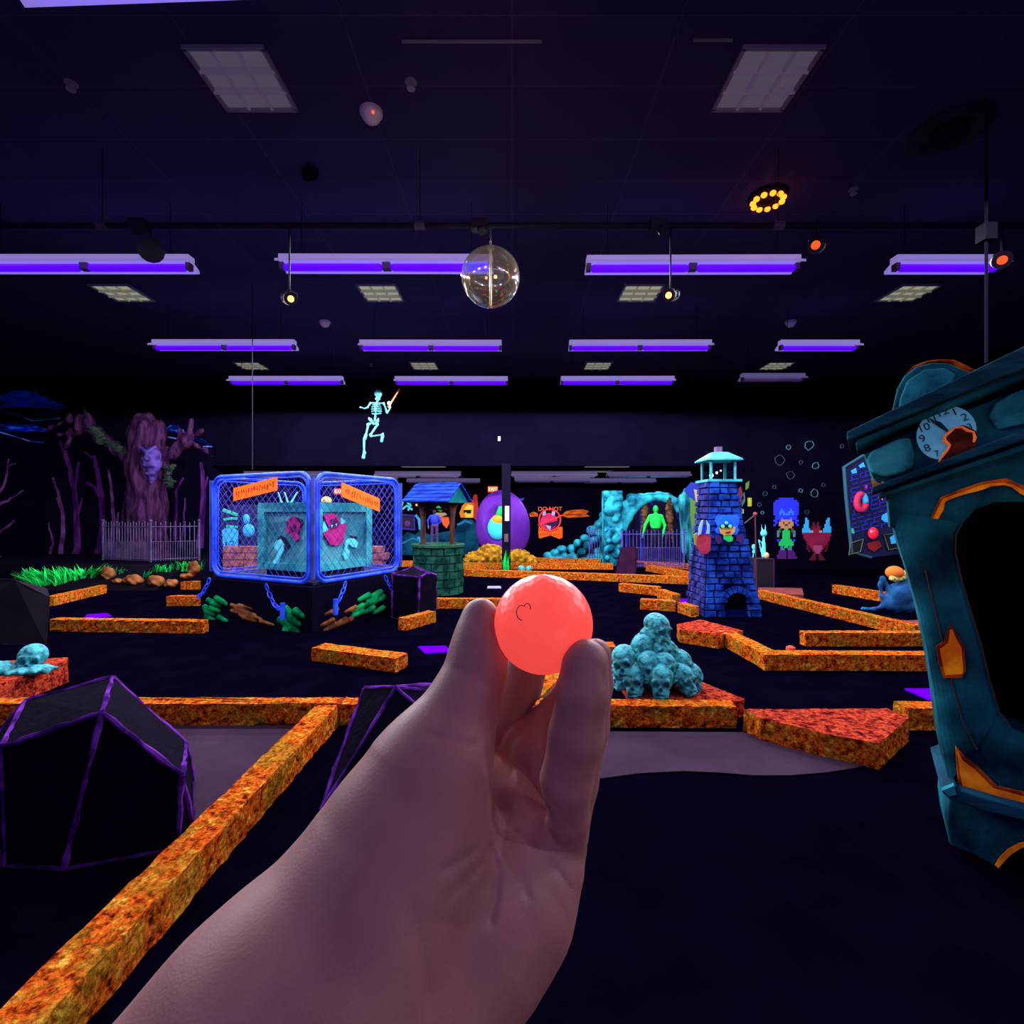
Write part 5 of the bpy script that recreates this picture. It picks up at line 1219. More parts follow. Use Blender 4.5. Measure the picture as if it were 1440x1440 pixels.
for z,rad,n,s in rows:
    for i in range(n):
        a=-PI/2+2*PI*(i+.3*(rows.index((z,rad,n,s))%2))/n+rr.uniform(-.12,.12)
        x=bx+.0+math.cos(a)*rad*.92+(.0 if z<.2 else 0)-z*.04; y=4.05+math.sin(a)*rad*.8
        skull_part(pile,(x,y,z-.0+rr.uniform(-.015,.01)),(rr.uniform(-.3,.25),rr.uniform(-.3,.3),a+PI/2+rr.uniform(-.35,.35)),s*rr.uniform(.92,1.05))
skull_part(pile,(bx-.25,3.92,.26),(.1,-.3,-.5),.92); skull_part(pile,(bx-.0,4.03,.485),(.1,.1,.5),.9)
V,Fq=sdf_mesh([('cap',(bx,4.08,.26),(bx-.02,4.06,.44),.20,.07)],.02,.03,disp=lambda X,Y,Z:.012*np.sin(X*50)*np.sin(Z*45)); np_obj('pile_core',V,Fq,m_sk,pile)
# lying skull at the left edge
ls=thing('giant_skull','turquoise skull lying on its side on the dark red platform at the left edge','skull',G(28,945,.2))
p0=Vector(ls.location)
skull_part(ls,p0+Vector((.0,.06,-.03)),(-.12,.2,.5),1.0,'skull')
V,Fq=sdf_mesh([('ell',tuple(p0+Vector((.17,.0,.02))),(.09,.07,.03)),('ell',tuple(p0+Vector((-.2,.0,.035))),(.16,.09,.05)),('ell',tuple(p0+Vector((-.02,.02,.015))),(.2,.12,.03))],.03,.01,disp=lambda X,Y,Z:.006*np.sin(X*60)*np.sin(Y*50)); np_obj('bone_base',V,Fq,m_sk,ls)
s3=thing('small_skull','small cyan skull lying on the far border right of the black column','skull',P(738,806,11.9)); 
p0=Vector(s3.location); skull_part(s3,p0+Vector((-.08,0,0)),(.2,0,.8),.75); skull_part(s3,p0+Vector((.1,.02,0)),(.2,0,-.6),.7)

# ============================================================ lighthouse
Lx0,Lx1=2.74,3.56; Ly=7.3; Ld=.74
lh=thing('lighthouse','tall blue stone lighthouse with a teal lantern room, arched door and a painted face','lighthouse',((Lx0+Lx1)/2,Ly+Ld/2,0))
zT=P(0,677,7.45).z; tx0,tx1=2.88,3.26; ty0,ty1=Ly+.17,Ly+.58
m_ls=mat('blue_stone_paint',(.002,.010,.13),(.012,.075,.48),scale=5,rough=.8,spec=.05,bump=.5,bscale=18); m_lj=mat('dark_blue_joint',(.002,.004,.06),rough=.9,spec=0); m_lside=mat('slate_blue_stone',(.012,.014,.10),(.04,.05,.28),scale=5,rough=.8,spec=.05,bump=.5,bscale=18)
c0,c1=.0,1.
def tw(t,s,u):
    """tower surface: t height 0-1, s side (0 front 1 left 2 right 3 back), u along side"""
    k=t**.92
    x0=Lx0+(tx0-Lx0)*k; x1=Lx1+(tx1-Lx1)*k; y0=Ly+(ty0-Ly)*k; y1=Ly+Ld+(ty1-Ly-Ld)*k
    if s==0: return Vector((x0+(x1-x0)*u,y0,t*zT))
    if s==1: return Vector((x0,y1+(y0-y1)*u,t*zT))
    if s==2: return Vector((x1,y0+(y1-y0)*u,t*zT))
    return Vector((x1+(x0-x1)*u,y1,t*zT))
nrmS=[Vector((0,-1,.1)),Vector((-1,0,.1)),Vector((1,0,.1)),Vector((0,1,.1))]
mb=MB(); NL=12
rings=[[tw(i/NL,0,0),tw(i/NL,0,1),tw(i/NL,3,0),tw(i/NL,3,1)] for i in range(NL+1)]
vs=[p for r_ in rings for p in r_]; fs=[(i*4+j,i*4+(j+1)%4,(i+1)*4+(j+1)%4,(i+1)*4+j) for i in range(NL) for j in range(4)]+[(3,2,1,0),tuple(NL*4+j for j in range(4))]
mb.add([lh.location+Vector(((v.x-lh.location.x)*.975,(v.y-lh.location.y)*.975,v.z)) if True else v for v in vs],fs); mb.build('tower_core',m_lj,lh)
rr=random.Random(5)
def stones(side,name,m,door=None):
    mb=MB(); NR=21
    for r_ in range(NR):
        t0=(r_+.06)/NR; t1=(r_+.94)/NR; wd=(tw(t0,side,1)-tw(t0,side,0)).length; nb=max(2,int(wd/.15+rr.random()*.8)); cuts=[0]+sorted([(i+rr.uniform(-.22,.22))/nb for i in range(1,nb)])+[1]
        for a,b in zip(cuts,cuts[1:]):
            g_=.012; a+=g_; b-=g_; th=rr.uniform(.012,.042); q=nrmS[side]*th; j=lambda:rr.uniform(-.006,.006)
            if door and (t0*zT<door[2]) and b>door[0] and a<door[1]:
                if a<door[0]-.03: b=door[0]
                elif b>door[1]+.03: a=door[1]
                else: continue
            P4=[tw(t0+j()*.3,side,a),tw(t0+j()*.3,side,b),tw(t1+j()*.3,side,b),tw(t1+j()*.3,side,a)]
            cen=sum(P4,Vector((0,0,0)))/4; top=[p+(cen-p)*.16+q+Vector((j(),j(),j())) for p in P4]
            mb.add(P4+top,[(4,5,6,7),(0,1,5,4),(1,2,6,5),(2,3,7,6),(3,0,4,7)])
    mb.build(name,m,lh)
stones(0,'front_stonework',m_ls,(.36,.76,.40)); stones(1,'left_stonework',m_lside); stones(2,'right_stonework',m_ls)
dx0,dx1=2.74+.82*.38,2.74+.82*.74; dcx=(dx0+dx1)/2; dr=(dx1-dx0)/2
arc=[(dcx+dr*math.cos(a),.21+dr*math.sin(a)) for a in np.linspace(0,PI,12)]
MB().prism([Vector((x,Ly+.02,z)) for x,z in [(dx1,0)]+arc+[(dx0,0)]],(0,.05,0)).build('door_opening',mat('black_doorway',(.002,.002,.006),rough=1,spec=0),lh)  # black panel stands in for the dark recess inside the arch
mb=MB(); 
for i in range(8):
    a0=PI*i/8+.03; a1=PI*(i+1)/8-.03; mb.prism([Vector((dcx+q*math.cos(a),Ly+.0,.21+q*math.sin(a))) for q,a in((dr,a0),(dr+.09,a0),(dr+.09,a1),(dr,a1))],(0,-.045,0))
mb.build('door_arch',m_ls,lh)
# lantern room
lc=Vector(((tx0+tx1)/2+.02,(ty0+ty1)/2,0)); m_te=mat('teal_trim_paint',(.03,.32,.38),(.07,.48,.52),scale=6,rough=.6)
z1=zT; z2=P(0,645,7.45).z; z3=P(0,636,7.45).z; hw2=.195
MB().box((lc.x,lc.y,z1+.015),(.50,.50,.035)).build('gallery_floor',m_te,lh)
for sx in(-1,1):
    for sy in(-1,1): MB().box((lc.x+sx*(hw2-.02),lc.y+sy*(hw2-.02),(z1+z2)/2),(.03,.03,z2-z1)).build('lantern_post',m_te,lh)
mb=MB(); a=[Vector((lc.x+sx*.26,lc.y+sy*.26,z2)) for sx,sy in((-1,-1),(1,-1),(1,1),(-1,1))]; b_=[Vector((lc.x+sx*.10,lc.y+sy*.10,z3+.02)) for sx,sy in((-1,-1),(1,-1),(1,1),(-1,1))]
mb.add([v-Vector((0,0,.02)) for v in a]+a+b_,[(3,2,1,0),(0,1,5,4),(1,2,6,5),(2,3,7,6),(3,0,4,7),(4,5,9,8),(5,6,10,9),(6,7,11,10),(7,4,8,11),(8,9,10,11)]); mb.build('lantern_roof',m_te,lh)
MB().box((lc.x,lc.y,z3+.06),(.09,.09,.09)).build('chimney',mat('dull_mauve',(.12,.08,.16)),lh)
m_gl=bpy.data.materials.new('lantern_glass'); m_gl.use_nodes=True; bb=m_gl.node_tree.nodes['Principled BSDF']; bb.inputs['Transmission Weight'].default_value=1; bb.inputs['Roughness'].default_value=.03; bb.inputs['IOR'].default_value=1.1; bb.inputs['Base Color'].default_value=(.7,.85,.9,1)
for sx,sy,w_,d_ in((0,-1,.33,.004),(-1,0,.004,.33),(1,0,.004,.33),(0,1,.33,.004)): MB().box((lc.x+sx*(hw2-.02),lc.y+sy*(hw2-.02),(z1+z2)/2+.01),(w_,d_,z2-z1-.04)).build('glass_pane',m_gl,lh)
m_bulb=mat('warm_white_bulb',(1,.95,.7),emi=1,emic=(3.4,3,1.8))
for dx,dz,r_ in((-.12,.10,.03),(-.04,.14,.018),(.02,.17,.012)): 
    MB().ell((lc.x+dx,lc.y-.05,z1+dz),r_,10,8).build('bulb',m_bulb,lh,smooth=True); MB().cyl((lc.x+dx,lc.y-.05,z1+.03),(lc.x+dx,lc.y-.05,z1+dz),.005,n=5).build('bulb_holder',m_chain_g,lh)
# face plaque on the tower
def LP(px,py,o=0): 
    Yf=Ly+.12; p=P(px,py,Yf-.05-o); return p
fpn=thing('goggles_plaque','round faced cutout with blue hair and green goggles fixed to the lighthouse front','plaque',LP(1022,762))
def cut(name,pts,o,m,th=.02): MB().prism([LP(x,y,o) for x,y in pts],(0,th,0)).build(name,m,fpn)
m_bh=mat('electric_blue_paint',(.006,.06,.85),(.01,.16,1.0),scale=6,emi=.25,emic=(.006,.08,.95)); m_sf=mat('golden_skin_paint',(.85,.45,.10),emi=.1)
cut('hair',[(1007,727),(1010,724),(1036,724),(1040,728),(1040,734),(1037,742),(1040,745),(1036,752),(1028,752),(1014,751),(1008,750),(1006,745),(1010,741),(1006,733)],.02,m_bh)
cut('face',[(1012,741),(1034,741),(1033,748),(1028,753),(1020,754),(1014,750)],.05,m_sf)
cut('scarf',[(1018,753),(1027,752),(1031,756),(1030,761),(1024,762),(1018,758)],.05,mat('fluorescent_green_paint',(.01,.6,.12),rough=.7,emi=.15))
for x,y,r_ in((1016,740,2.4),(1026.5,740,2.4),(1021,735,2.0)):
    c=LP(x,y,.075); MB().cyl(c,c+Vector((0,-.02,0)),r_*7.2/F,n=14).build('goggle_lens',mat('mint_glow_paint',(.10,.75,.35),emi=.2),fpn)
cut('goggle_band',[(1012,738),(1031,738),(1031,742),(1012,742)],.065,mat('black_paint',(.004,.004,.01)),.01)
cut('mouth',[(1020,748),(1028,747),(1026,750),(1022,750)],.065,mat('dark_red_mouth',(.2,.02,.02)),.008)
m_glv=mat('purple_glove_paint',(.06,.01,.14))
for pts in([(1007,754),(1014,753),(1016,762),(1010,765),(1006,760)],[(1036,753),(1043,752),(1047,758),(1042,763),(1036,761)]): cut('gloved_hand',pts,.03,m_glv)
# pink eared creature on the left side of the lighthouse
pk_=thing('pink_creature_cutout','pinkish red round creature with pale blue ears hung on the lighthouse left side','cutout',P(988,779,7.25))
MB().ppoly([(980,756),(985,751),(998,751),(1000,758),(999,774),(994,779),(985,778),(980,768)],7.3,.03).build('body',mat('raspberry_paint',(.36,.02,.06),(.5,.04,.09),scale=8),pk_)
for pts in([(982,752),(983,742),(986,734),(989,731),(988,740),(986,751)],[(993,751),(995,742),(994,732),(998,738),(998,750)]): MB().ppoly(pts,7.27,.02).build('ear',mat('pale_blue_ear',(.25,.55,.85)),pk_)
MB().ppoly([(986,751),(988,740),(994,740),(994,751)],7.285,.02).build('forehead',mat('ultramarine_paint',(.015,.02,.55),emi=.1,emic=(.015,.02,.6)),pk_)
MB().ppoly([(976,752),(980,749),(981,768),(977,766)],7.31,.02).build('side_strip',mat('olive_yellow_paint',(.3,.32,.03)),pk_)
# coloured hanging shapes behind the lighthouse
cols=[mat('olive_green_paint',(.10,.22,.03)),mat('mint_glow_paint',(.10,.75,.35),emi=.2),mat('cream_olive',(.42,.36,.15)),mat('deep_blue_paint',(.01,.03,.35)),mat('dim_teal_paint',(.02,.18,.2)),mat('dim_red_paint',(.2,.015,.03))]
tt=thing('totem_mural','column of dripping green, cream and blue painted shapes behind the lighthouse, left side','mural',P(978,790,13.49))
for pts,ci in(([(962,690),(972,678),(984,680),(986,700),(976,704)],3),([(976,688),(984,690),(984,704),(979,708)],2),([(972,700),(980,706),(980,740),(974,752),(971,725)],0),([(982,700),(990,705),(988,725),(983,730),(980,715)],4),([(981,713),(986,722),(985,732),(981,740),(979,728)],1),([(974,745),(979,748),(978,772),(974,775)],0),([(986,692),(992,700),(991,712),(986,706)],4)): MB().ppoly(pts,13.49-R.random()*.02,.03).build('painted_shape',cols[ci],tt)
t2=thing('totem_mural','scattered red, blue and yellow painted shapes right of the lighthouse top','mural',P(1050,700,13.49))
for pts,ci in(([(1036,690),(1042,684),(1046,700),(1040,716)],5),([(1043,700),(1047,692),(1048,704),(1044,712)],4),([(1043,716),(1046,716),(1046,722),(1043,722)],2),([(1049,680),(1054,676),(1053,686),(1049,689)],0)): MB().ppoly(pts,13.49,.03).build('painted_shape',cols[ci],t2)
MB().ppoly([(1052,700),(1057,700),(1057,712),(1052,712)],13.49,.03).build('yellow_block',mat('fluorescent_lime',(.45,.5,.03)),t2)
# pixel figures and vector shapes of the game wall (right back wall)
YG=13.49
def pixfig(label,rows,x0,y0,w_,h_,pal,name='pixel_figure'):
    t=thing(name,label,'wall painting',P(x0+w_/2,y0+h_,YG)); nr=len(rows); nc=len(rows[0]); seen=set()
    for r0 in range(nr):
        for c0_ in range(nc):
            k=rows[r0][c0_]
            if k=='.' or (r0,c0_) in seen: continue
            st=[(r0,c0_)]; seen.add((r0,c0_)); comp=[]
            while st:
                r_,c=st.pop(); comp.append((r_,c))
                for dr_ in(-1,0,1):
                    for dc_ in(-1,0,1):
                        q_=(r_+dr_,c+dc_)
                        if 0<=q_[0]<nr and 0<=q_[1]<nc and q_ not in seen and rows[q_[0]][q_[1]]==k: seen.add(q_); st.append(q_)
            mb=MB()
            for r_,c in comp: mb.ppoly([(x0+c*w_/nc,y0+r_*h_/nr),(x0+(c+1)*w_/nc,y0+r_*h_/nr),(x0+(c+1)*w_/nc,y0+(r_+1)*h_/nr),(x0+c*w_/nc,y0+(r_+1)*h_/nr)],YG,.03)
            mb.build(pal[k][0],pal[k][1],t)
    return t
pal={'B':('blue_hair',mat('royal_blue_wall_paint',(.02,.03,.85),emi=.3,emic=(.02,.03,.9))),'b':('blue_hair_highlight',mat('sky_blue_wall_paint',(.03,.2,.9),emi=.2)),'F':('face',mat('tan_wall_paint',(.7,.3,.14))),'k':('eyes',mat('dark_olive',(.10,.12,.03))),'g':('green_dress',mat('fluorescent_green_paint',(.01,.6,.12),rough=.7,emi=.15)),'c':('sleeve',mat('pale_teal_paint',(.06,.3,.45))),'p':('purple_boots',mat('purple_boot_paint',(.10,.01,.2)))}
pixfig('blocky painted figure with a big square blue hairdo, green dress and purple boots',[
"....BBBBBBBB....","..BBBBBBBBBBBB..",".BBBBBBBBBBBBBB.",".BBBBBBBBBBBBBB.",".BBBBBBBBBBBBBB.",".BBBBbBBBBbBBBB.",".BBBbbbBBbbbBBB.",".BBBbBbbbbBbBBB.","..BBBBBBBBBBBB..","..BBBbBBBBbBBB..",".BB.BFFFFFFB.BB.","..B.FFkFFkFF.B..",".B..FFFkkFFF..B.",".....FFFFFF.....","....k..gg..k....","...ck.gggg.kc...","...c..gggg..c...","...c..gggg..c...","......gggg......","...B.gggggg.B...","....gggggggg....","....gggggggg....",".....c.gg.c.....",".....cc..cc.....","....pppp.ppp....","....pppp.pppp...","...ppppp.pppp...","...ppppp.ppppp.."],1086,700,40,86,pal)
pal2={'c':('cyan_claw',mat('claw_cyan_paint',(.03,.45,.9),emi=.25,emic=(.03,.42,.9))),'r':('crimson_body',mat('crimson_wall_paint',(.3,.008,.06),(.38,.012,.08),scale=4)),'d':('dim_red_limb',mat('dim_red_wall_paint',(.14,.006,.03))),'w':('white_eye',mat('pale_pink_white',(.6,.45,.5))),'m':('pink_belly',mat('pink_wall_paint',(.5,.08,.25)))}
pixfig('blocky painted crimson creature with two cyan stepped claws',[
"..c..............c..","..cc............cc..","..cc...d..d.....cc..",".ccc...dddd....ccc..",".ccc..drddrd...cccc.","ccccc.drrrrd..ccccc.","cccccwwrrrrww.ccccc.","rrrrrrrrrrrrrrrrrrr.",".rrrrrrrrrrrrrrrrrr.",".rrrrrrrrrrrrrrrrr..","..rrrrrrrrrrrrrrrr..","...rrrrrrrrrrrrrr...","...drrrrrrrrrrrrd...","...d.rrmmmmmmrr.d...","...d..rmmmmmmr..d...","....d..rmmmmr..d....","........rmmr........",".......dd..dd.......","......ddd..ddd......",".....dddd..dddd....."],1129,728,42,60,pal2)
av=mat('dim_teal_outline',(.04,.20,.26)); av2=mat('dimmer_teal_outline',(.03,.06,.11))
vt=thing('vector_shape_mural','scattered dim teal outlined space rocks painted on the right wall','mural',P(1110,720,YG))
rr=random.Random(9)
for x,y,r_,m in((1109,629,3.6,av),(1138,626,7,av),(1097,647,8,av2),(1126,650,3,av2),(1147,655,5.5,av),(1111,668,6,av2),(1126,690,3,av),(1146,694,6,av),(1158,682,3,av2),(1089,685,3,av2),(1076,694,3.5,av2),(1068,710,3,av2),(1072,721,2.5,av),(1135,720,3.2,av2),(1184,628,3,av2)):
    n=7; pts=[(x+r_*rr.uniform(.7,1.1)*math.cos(2*PI*i/n),y+r_*rr.uniform(.7,1.1)*math.sin(2*PI*i/n)) for i in range(n)]
    MB().tube([P(px,py,YG) for px,py in pts],.55*13.4/F*(1.2 if m is av else 1),4,True).build('outlined_rock',m,vt)
# cyan rabbit and guitar on a dark box
bxo=thing('outlined_box','dark box with thin purple edges right of the lighthouse','box',(P(1076,0,10).x,10.2,0))
zt=P(0,786,10).z; xa,xb=P(1061,0,10).x,P(1088,0,10).x; MB().box(((xa+xb)/2,10.2,zt/2),(xb-xa,.4,zt)).build('box_body',mat('black_box',(.005,.004,.012)),bxo)
for p,q in(((xa,zt),(xb,zt)),((xa,0),(xa,zt)),((xb,0),(xb,zt))): MB().tube([Vector((p[0],9.99,p[1])),Vector((q[0],9.99,q[1]))],.008,5).build('purple_edge',mat('dim_purple_edge',(.10,.01,.12)),bxo)
rb=thing('rabbit_figure','small glowing cyan rabbit figure standing on the dark box','figure',(P(1075,0,10.1).x,10.15,zt))
q=lambda x,y:tuple(P(x,y,10.15)); s=10.15/F
V,Fq=sdf_mesh([('cap',q(1074,782),q(1074,764),3.0*s,2.4*s),('ell',q(1074,750),(4.4*s,.06,4.6*s)),('cap',q(1072,746),q(1071.5,738),1*s,.7*s),('cap',q(1076,746),q(1076.5,738),1*s,.7*s),('cap',q(1072,764),q(1067,759),1*s,.8*s),('cap',q(1071,778),q(1067,760),1.0*s,.9*s),('cap',q(1074,764),q(1074,756),1.6*s,1.6*s)],.02,.018); np_obj('body',V,Fq,m_cy,rb)
MB().ell(P(1078,781,10.05),(.05,.04,.06),10,8).build('cream_foot',mat('cream_paint',(.85,.55,.2)),rb)
gt=thing('cyan_guitar','small cyan guitar shape leaning beside the lighthouse','guitar shape',P(1057,793,13.46))
s=13.46/F; q=lambda x,y:tuple(P(x,y,13.46)); V,Fq=sdf_mesh([('ell',q(1060,769),(3.0*s,.035,4*s)),('ell',q(1060,776),(2.2*s,.035,3*s)),('cap',q(1059.5,780),q(1057,793),.9*s,.7*s)],.015,.014); np_obj('body',V,Fq,m_cy,gt)
lnp=thing('arm_lamp','thin dark stand with an angled arm and dull red joint beside the lighthouse','stand',(P(1063,0,9.6).x,9.6,0))
MB().cyl((P(1064,0,9.6).x,9.6,0),P(1062,724,9.6),.012,n=6).build('pole',mat('dim_red_pole',(.08,.02,.04)),lnp); MB().cyl(P(1062,724,9.6),P(1047,736,9.6),.01,n=6).build('arm',mat('dim_mauve',(.12,.06,.1)),lnp); MB().ell(P(1062,723,9.6),.04,10,8).build('joint',mat('dull_red_joint',(.25,.04,.06)),lnp)

# ============================================================ maze game board
YA=11.0
gb=thing('maze_game_board','tilted dark board with blue maze lines, a red ring and a red ball','game board',(P(1226,0,YA).x,YA,P(0,782,YA).z))
MB().ppoly([(1187,656),(1213,640),(1290,640),(1290,776),(1225,784),(1198,778),(1191,700)],YA+.08,.08).build('board',mat('navy_board',(.004,.006,.05)),gb)
MB().tube([P(x,y,YA-.02) for x,y in((1225,784),(1198,777),(1190,700),(1187,657),(1213,641),(1280,641))],.035,6).build('rim',mat('dim_teal_rim',(.015,.09,.14)),gb)
rr=random.Random(2); mz=MB()
for r_ in range(15):
    y=664+r_*6.2
    x=1194+r_*.35+rr.uniform(0,4)
    while x<1256:
        l=rr.uniform(4,13); mz.pribbon([(x,y-x*.28+1194*.28),(x+l,y-(x+l)*.28+1194*.28)],.7,YA-.005,.02)
        if rr.random()<.5: mz.pribbon([(x,y-x*.28+1194*.28),(x+.6,y-x*.28+1194*.28+5)],.6,YA-.005,.02)
        x+=l+rr.uniform(2,5)
mz.build('maze_lines',mat('ultramarine_line',(.015,.02,.42)),gb)
c=P(1211,706,YA-.04)
MB().tube([P(1211+6.2*math.cos(a),706+11*math.sin(a),YA-.05) for a in np.linspace(.2,5.0,14)],[.07]*14,8).build('red_ring',mat('raspberry_red',(.55,.02,.09)),gb,smooth=True)
MB().tube([P(1211+6.2*math.cos(a),706+11*math.sin(a),YA-.05) for a in np.linspace(5.1,6.4,6)],[.06]*6,8).build('cyan_ring_part',m_cy2,gb,smooth=True)
for pts,m,nm in(([(1242,724),(1248,721),(1253,735),(1244,734),(1240,730)],m_cy2,'cyan_patch'),([(1252,756),(1258,752),(1260,764),(1254,765)],m_cy2,'cyan_patch'),([(1197,662),(1204,658),(1205,665),(1199,666)],m_cy2,'cyan_patch'),([(1208,655),(1214,650),(1217,656),(1210,658)],m_cy2,'cyan_patch'),([(1196,743),(1200,743),(1202,750),(1197,750)],m_gn,'green_patch'),([(1236,699),(1241,698),(1242,704)],mat('salmon_paint',(.7,.2,.12)),'salmon_patch'),([(1217,683),(1220,682),(1220,687),(1217,687)],mat('magenta_dot',(.5,.02,.3)),'magenta_patch'),
                ([(1220,764),(1236,760),(1240,768),(1229,776),(1222,772)],mat('dark_red_star',(.25,.008,.015)),'red_arrow_cross'),([(1196,764),(1214,758),(1210,776),(1194,780)],mat('black_panel',(.003,.003,.008)),'left_screen'),([(1243,752),(1262,750),(1268,770),(1250,773)],mat('black_panel',(.003,.003,.008)),'right_screen')):
    if nm=='cyan_patch' and pts[0][0]==1252: MB().ppoly(pts,YA-.05,.02).build(nm,m,gb)
    else: MB().ppoly(pts,YA-.02,.02).build(nm,m,gb)
for pts in([(1196,764),(1214,758),(1210,776),(1194,780)],[(1243,752),(1262,750),(1268,770),(1250,773)]): MB().tube([P(x,y,YA-.05) for x,y in pts],.012,5,True).build('screen_border',mat('dull_olive_line',(.10,.14,.07)),gb)
MB().ell(P(1228,750,YA-.12),(.10,.08,.13),16,12).build('red_ball_knob',mat('glossy_red',(.9,.02,.05),rough=.2,emi=.15),gb,smooth=True); MB().ell(P(1226,748,YA-.2),(.02,.012,.02),8,6).build('highlight_spot',m_wh,gb)

# ============================================================ blue creature behind the clock
cb=thing('blue_creature','blue long-tailed creature statue with an orange head and yellow hair, beside the clock','statue',(P(1262,0,7.7).x,7.7,0))
s=7.7/F; q=lambda x,y,dy=0:(P(x,y,7.7).x,7.7+dy,P(x,y,7.7).z)
m_bc=mat('mid_blue_creature_paint',(.01,.06,.20),(.03,.17,.42),scale=5,rough=.8,spec=.1,bump=.3)
V,Fq=sdf_mesh([('ell',q(1265,836),(17*s,.16,17*s)),('cap',q(1252,850),q(1280,850),10*s,10*s),('cap',q(1272,820),q(1285,830),8*s,8*s),('cap',q(1250,828),q(1241,813),3.4*s,2.6*s),('cap',q(1241,813),q(1238,822),2.6*s,2.4*s),('cap',q(1238,822),q(1240,838),2.4*s,2.2*s),('cap',q(1240,838),q(1246,846),2.2*s,3*s),
  ('cap',q(1248,842),q(1240,853),3*s,2.2*s),('cap',q(1240,853),q(1228,857),2.2*s,2.2*s),('cap',q(1228,857),q(1213,856),2.2*s,2.6*s),('cap',q(1258,855),q(1258,868),4*s,4*s),('cap',q(1276,855),q(1278,868),4*s,4*s)],.05,.018); np_obj('body',V,Fq,m_bc,cb)
MB().ell(q(1256,805,-.03),(11*s,.12,9.5*s),18,12).build('orange_head',mat('orange_head_paint',(.75,.17,.02),rough=.8,emi=.05),cb,smooth=True)
hh=MB(); rr=random.Random(3)
for i in range(9): a=i/8; hh.ell(q(1250+a*26,813-a*a*10+rr.uniform(-2,2),-.08),(5*s,.05,4.2*s),10,6,jit=.15)
hh.build('yellow_hair',mat('straw_yellow_paint',(.62,.55,.12),(.7,.65,.2),scale=8,rough=.9),cb)
MB().ell(q(1284,846,-.1),(3*s,.04,5*s),10,8).build('cream_paw',mat('cream_paw',(.5,.35,.14)),cb,smooth=True)

# ============================================================ flying skeleton
YS=11.6
sk=thing('skeleton_figure','glowing cyan running skeleton hanging in the air, holding an orange stick and a ball','skeleton',P(528,645,YS))
m_sb=mat('glowing_cyan_bone',(.07,.40,.41),(.11,.52,.52),scale=8,rough=.7,emi=.06,emic=(.07,.45,.45)); s=YS/F
q=lambda x,y,dy=0:(P(x,y,YS).x,YS+dy,P(x,y,YS).z)
def bones(name,segs,k=.012,vox=.011,holes=()):
    V,Fq=sdf_mesh([('cap',q(*a),q(*b),ra*s,rb*s) if not isinstance(a,str) else ('ell',q(*b),ra) for a,b,ra,rb in segs],k,vox,holes=holes,hk=.01); np_obj(name,V,Fq,m_sb,sk)
bones('skull',[('e',(532,553.5),(5.2*s,.10,5.2*s),0),((532,558),(531,562.5),3.2,2.0),((529,561),(533,561),1.6,1.6)],holes=[('ell',q(530,555,-.1),(1.3*s,.04,1.3*s)),('ell',q(534,555.3,-.1),(1.3*s,.04,1.3*s)),('ell',q(531.8,558.2,-.09),(.6*s,.03,.8*s))])
bones('spine',[((531,563),(530,566),1.1,1.1),((530,566),(527,592),1.1,1.4)])
rb_=[]
for i in range(5):
    y=568.5+i*3.0; w_=(5.0,6.2,6.8,6.8,6.0)[i]
    for sx in(-1,1):
        pts=[(529.5+sx*.5-i*.25,y,.09),(529.5+sx*w_*.7,y-.5,.08),(529.5+sx*w_,y+1,0),(529.5+sx*w_*.75,y+2.2,-.09),(529.5+sx*1.2,y+1.2 if i<4 else y+3.2,-.11)]
        for a,b in zip(pts,pts[1:]): rb_.append((a,b,.75,.75))
rb_.append(((529.5,568,-.11),(529,580,-.11),1.0,.8)); bones('rib_cage',rb_,.006,.010)
bones('pelvis',[((521,590),(525,596),2.4,1.6),((531,592),(529,596),2.0,1.6),((525,596),(529,596),1.6,1.6),((520,590),(519,588),1.8,1.4),((531,591),(532,589),1.6,1.2)])
bones('collar_bone',[((522,566.5),(539,567),.9,.9)])
bones('left_arm',[((521,566.5),(517,573),1.5,1.0),((517,573),(513,574.5),1.3,.9),((513,574.5),(508,573),.9,.8),((508,573),(505.5,573.5),.9,.4),((508,573),(506,571.5),.7,.35)])
bones('right_arm',[((539.5,567),(542,573),1.6,1.1),((542,573),(544,580.5),1.1,1.4),((544,580.5),(547,576.5),1.2,.9),((547,576.5),(549,572),.9,1.2)])
bones('left_leg',[((517,597),(520,596),1.9,1.9),((518,597),(514.5,612),1.6,1.2),((514.5,612),(513,617),2.2,2.2),((512,617),(512,635),1.6,1.3),((512,635),(513,637),1.9,1.9),((512,637),(511,643.5),1.8,2.4)])
bones('right_leg',[((530,596),(531,597),1.9,1.9),((531,597),(521,611.5),1.6,1.3),((521,611.5),(522,613.5),2.0,1.8),((523,613.5),(537,611.5),1.1,1.1),((537,611.5),(538.5,610),1.6,1.4),((538,613),(536.5,620.5),2.2,1.9)])
MB().tube([q(547,574,-.08),q(563,548,-.08)],[.022,.014],8).build('orange_stick',mat('fluorescent_stick',(.85,.13,.03),emi=.1),sk); MB().ell(q(549.5,569,-.14),.045,14,10).build('white_ball',mat('glowing_white_ball',(.75,.9,.95),emi=.3),sk,smooth=True)
MB().cyl(q(532,549),(P(532,0,YS).x,YS,CZ),.003,n=4).build('hanging_wire',m_chain_g,sk)
tag(MB().box(P(702,617,13.44),(.07,.04,.12)).build('wall_sensor',mat('pale_sensor',(.4,.38,.45))),'tiny pale sensor box on the dark wall above the low back bay','sensor')
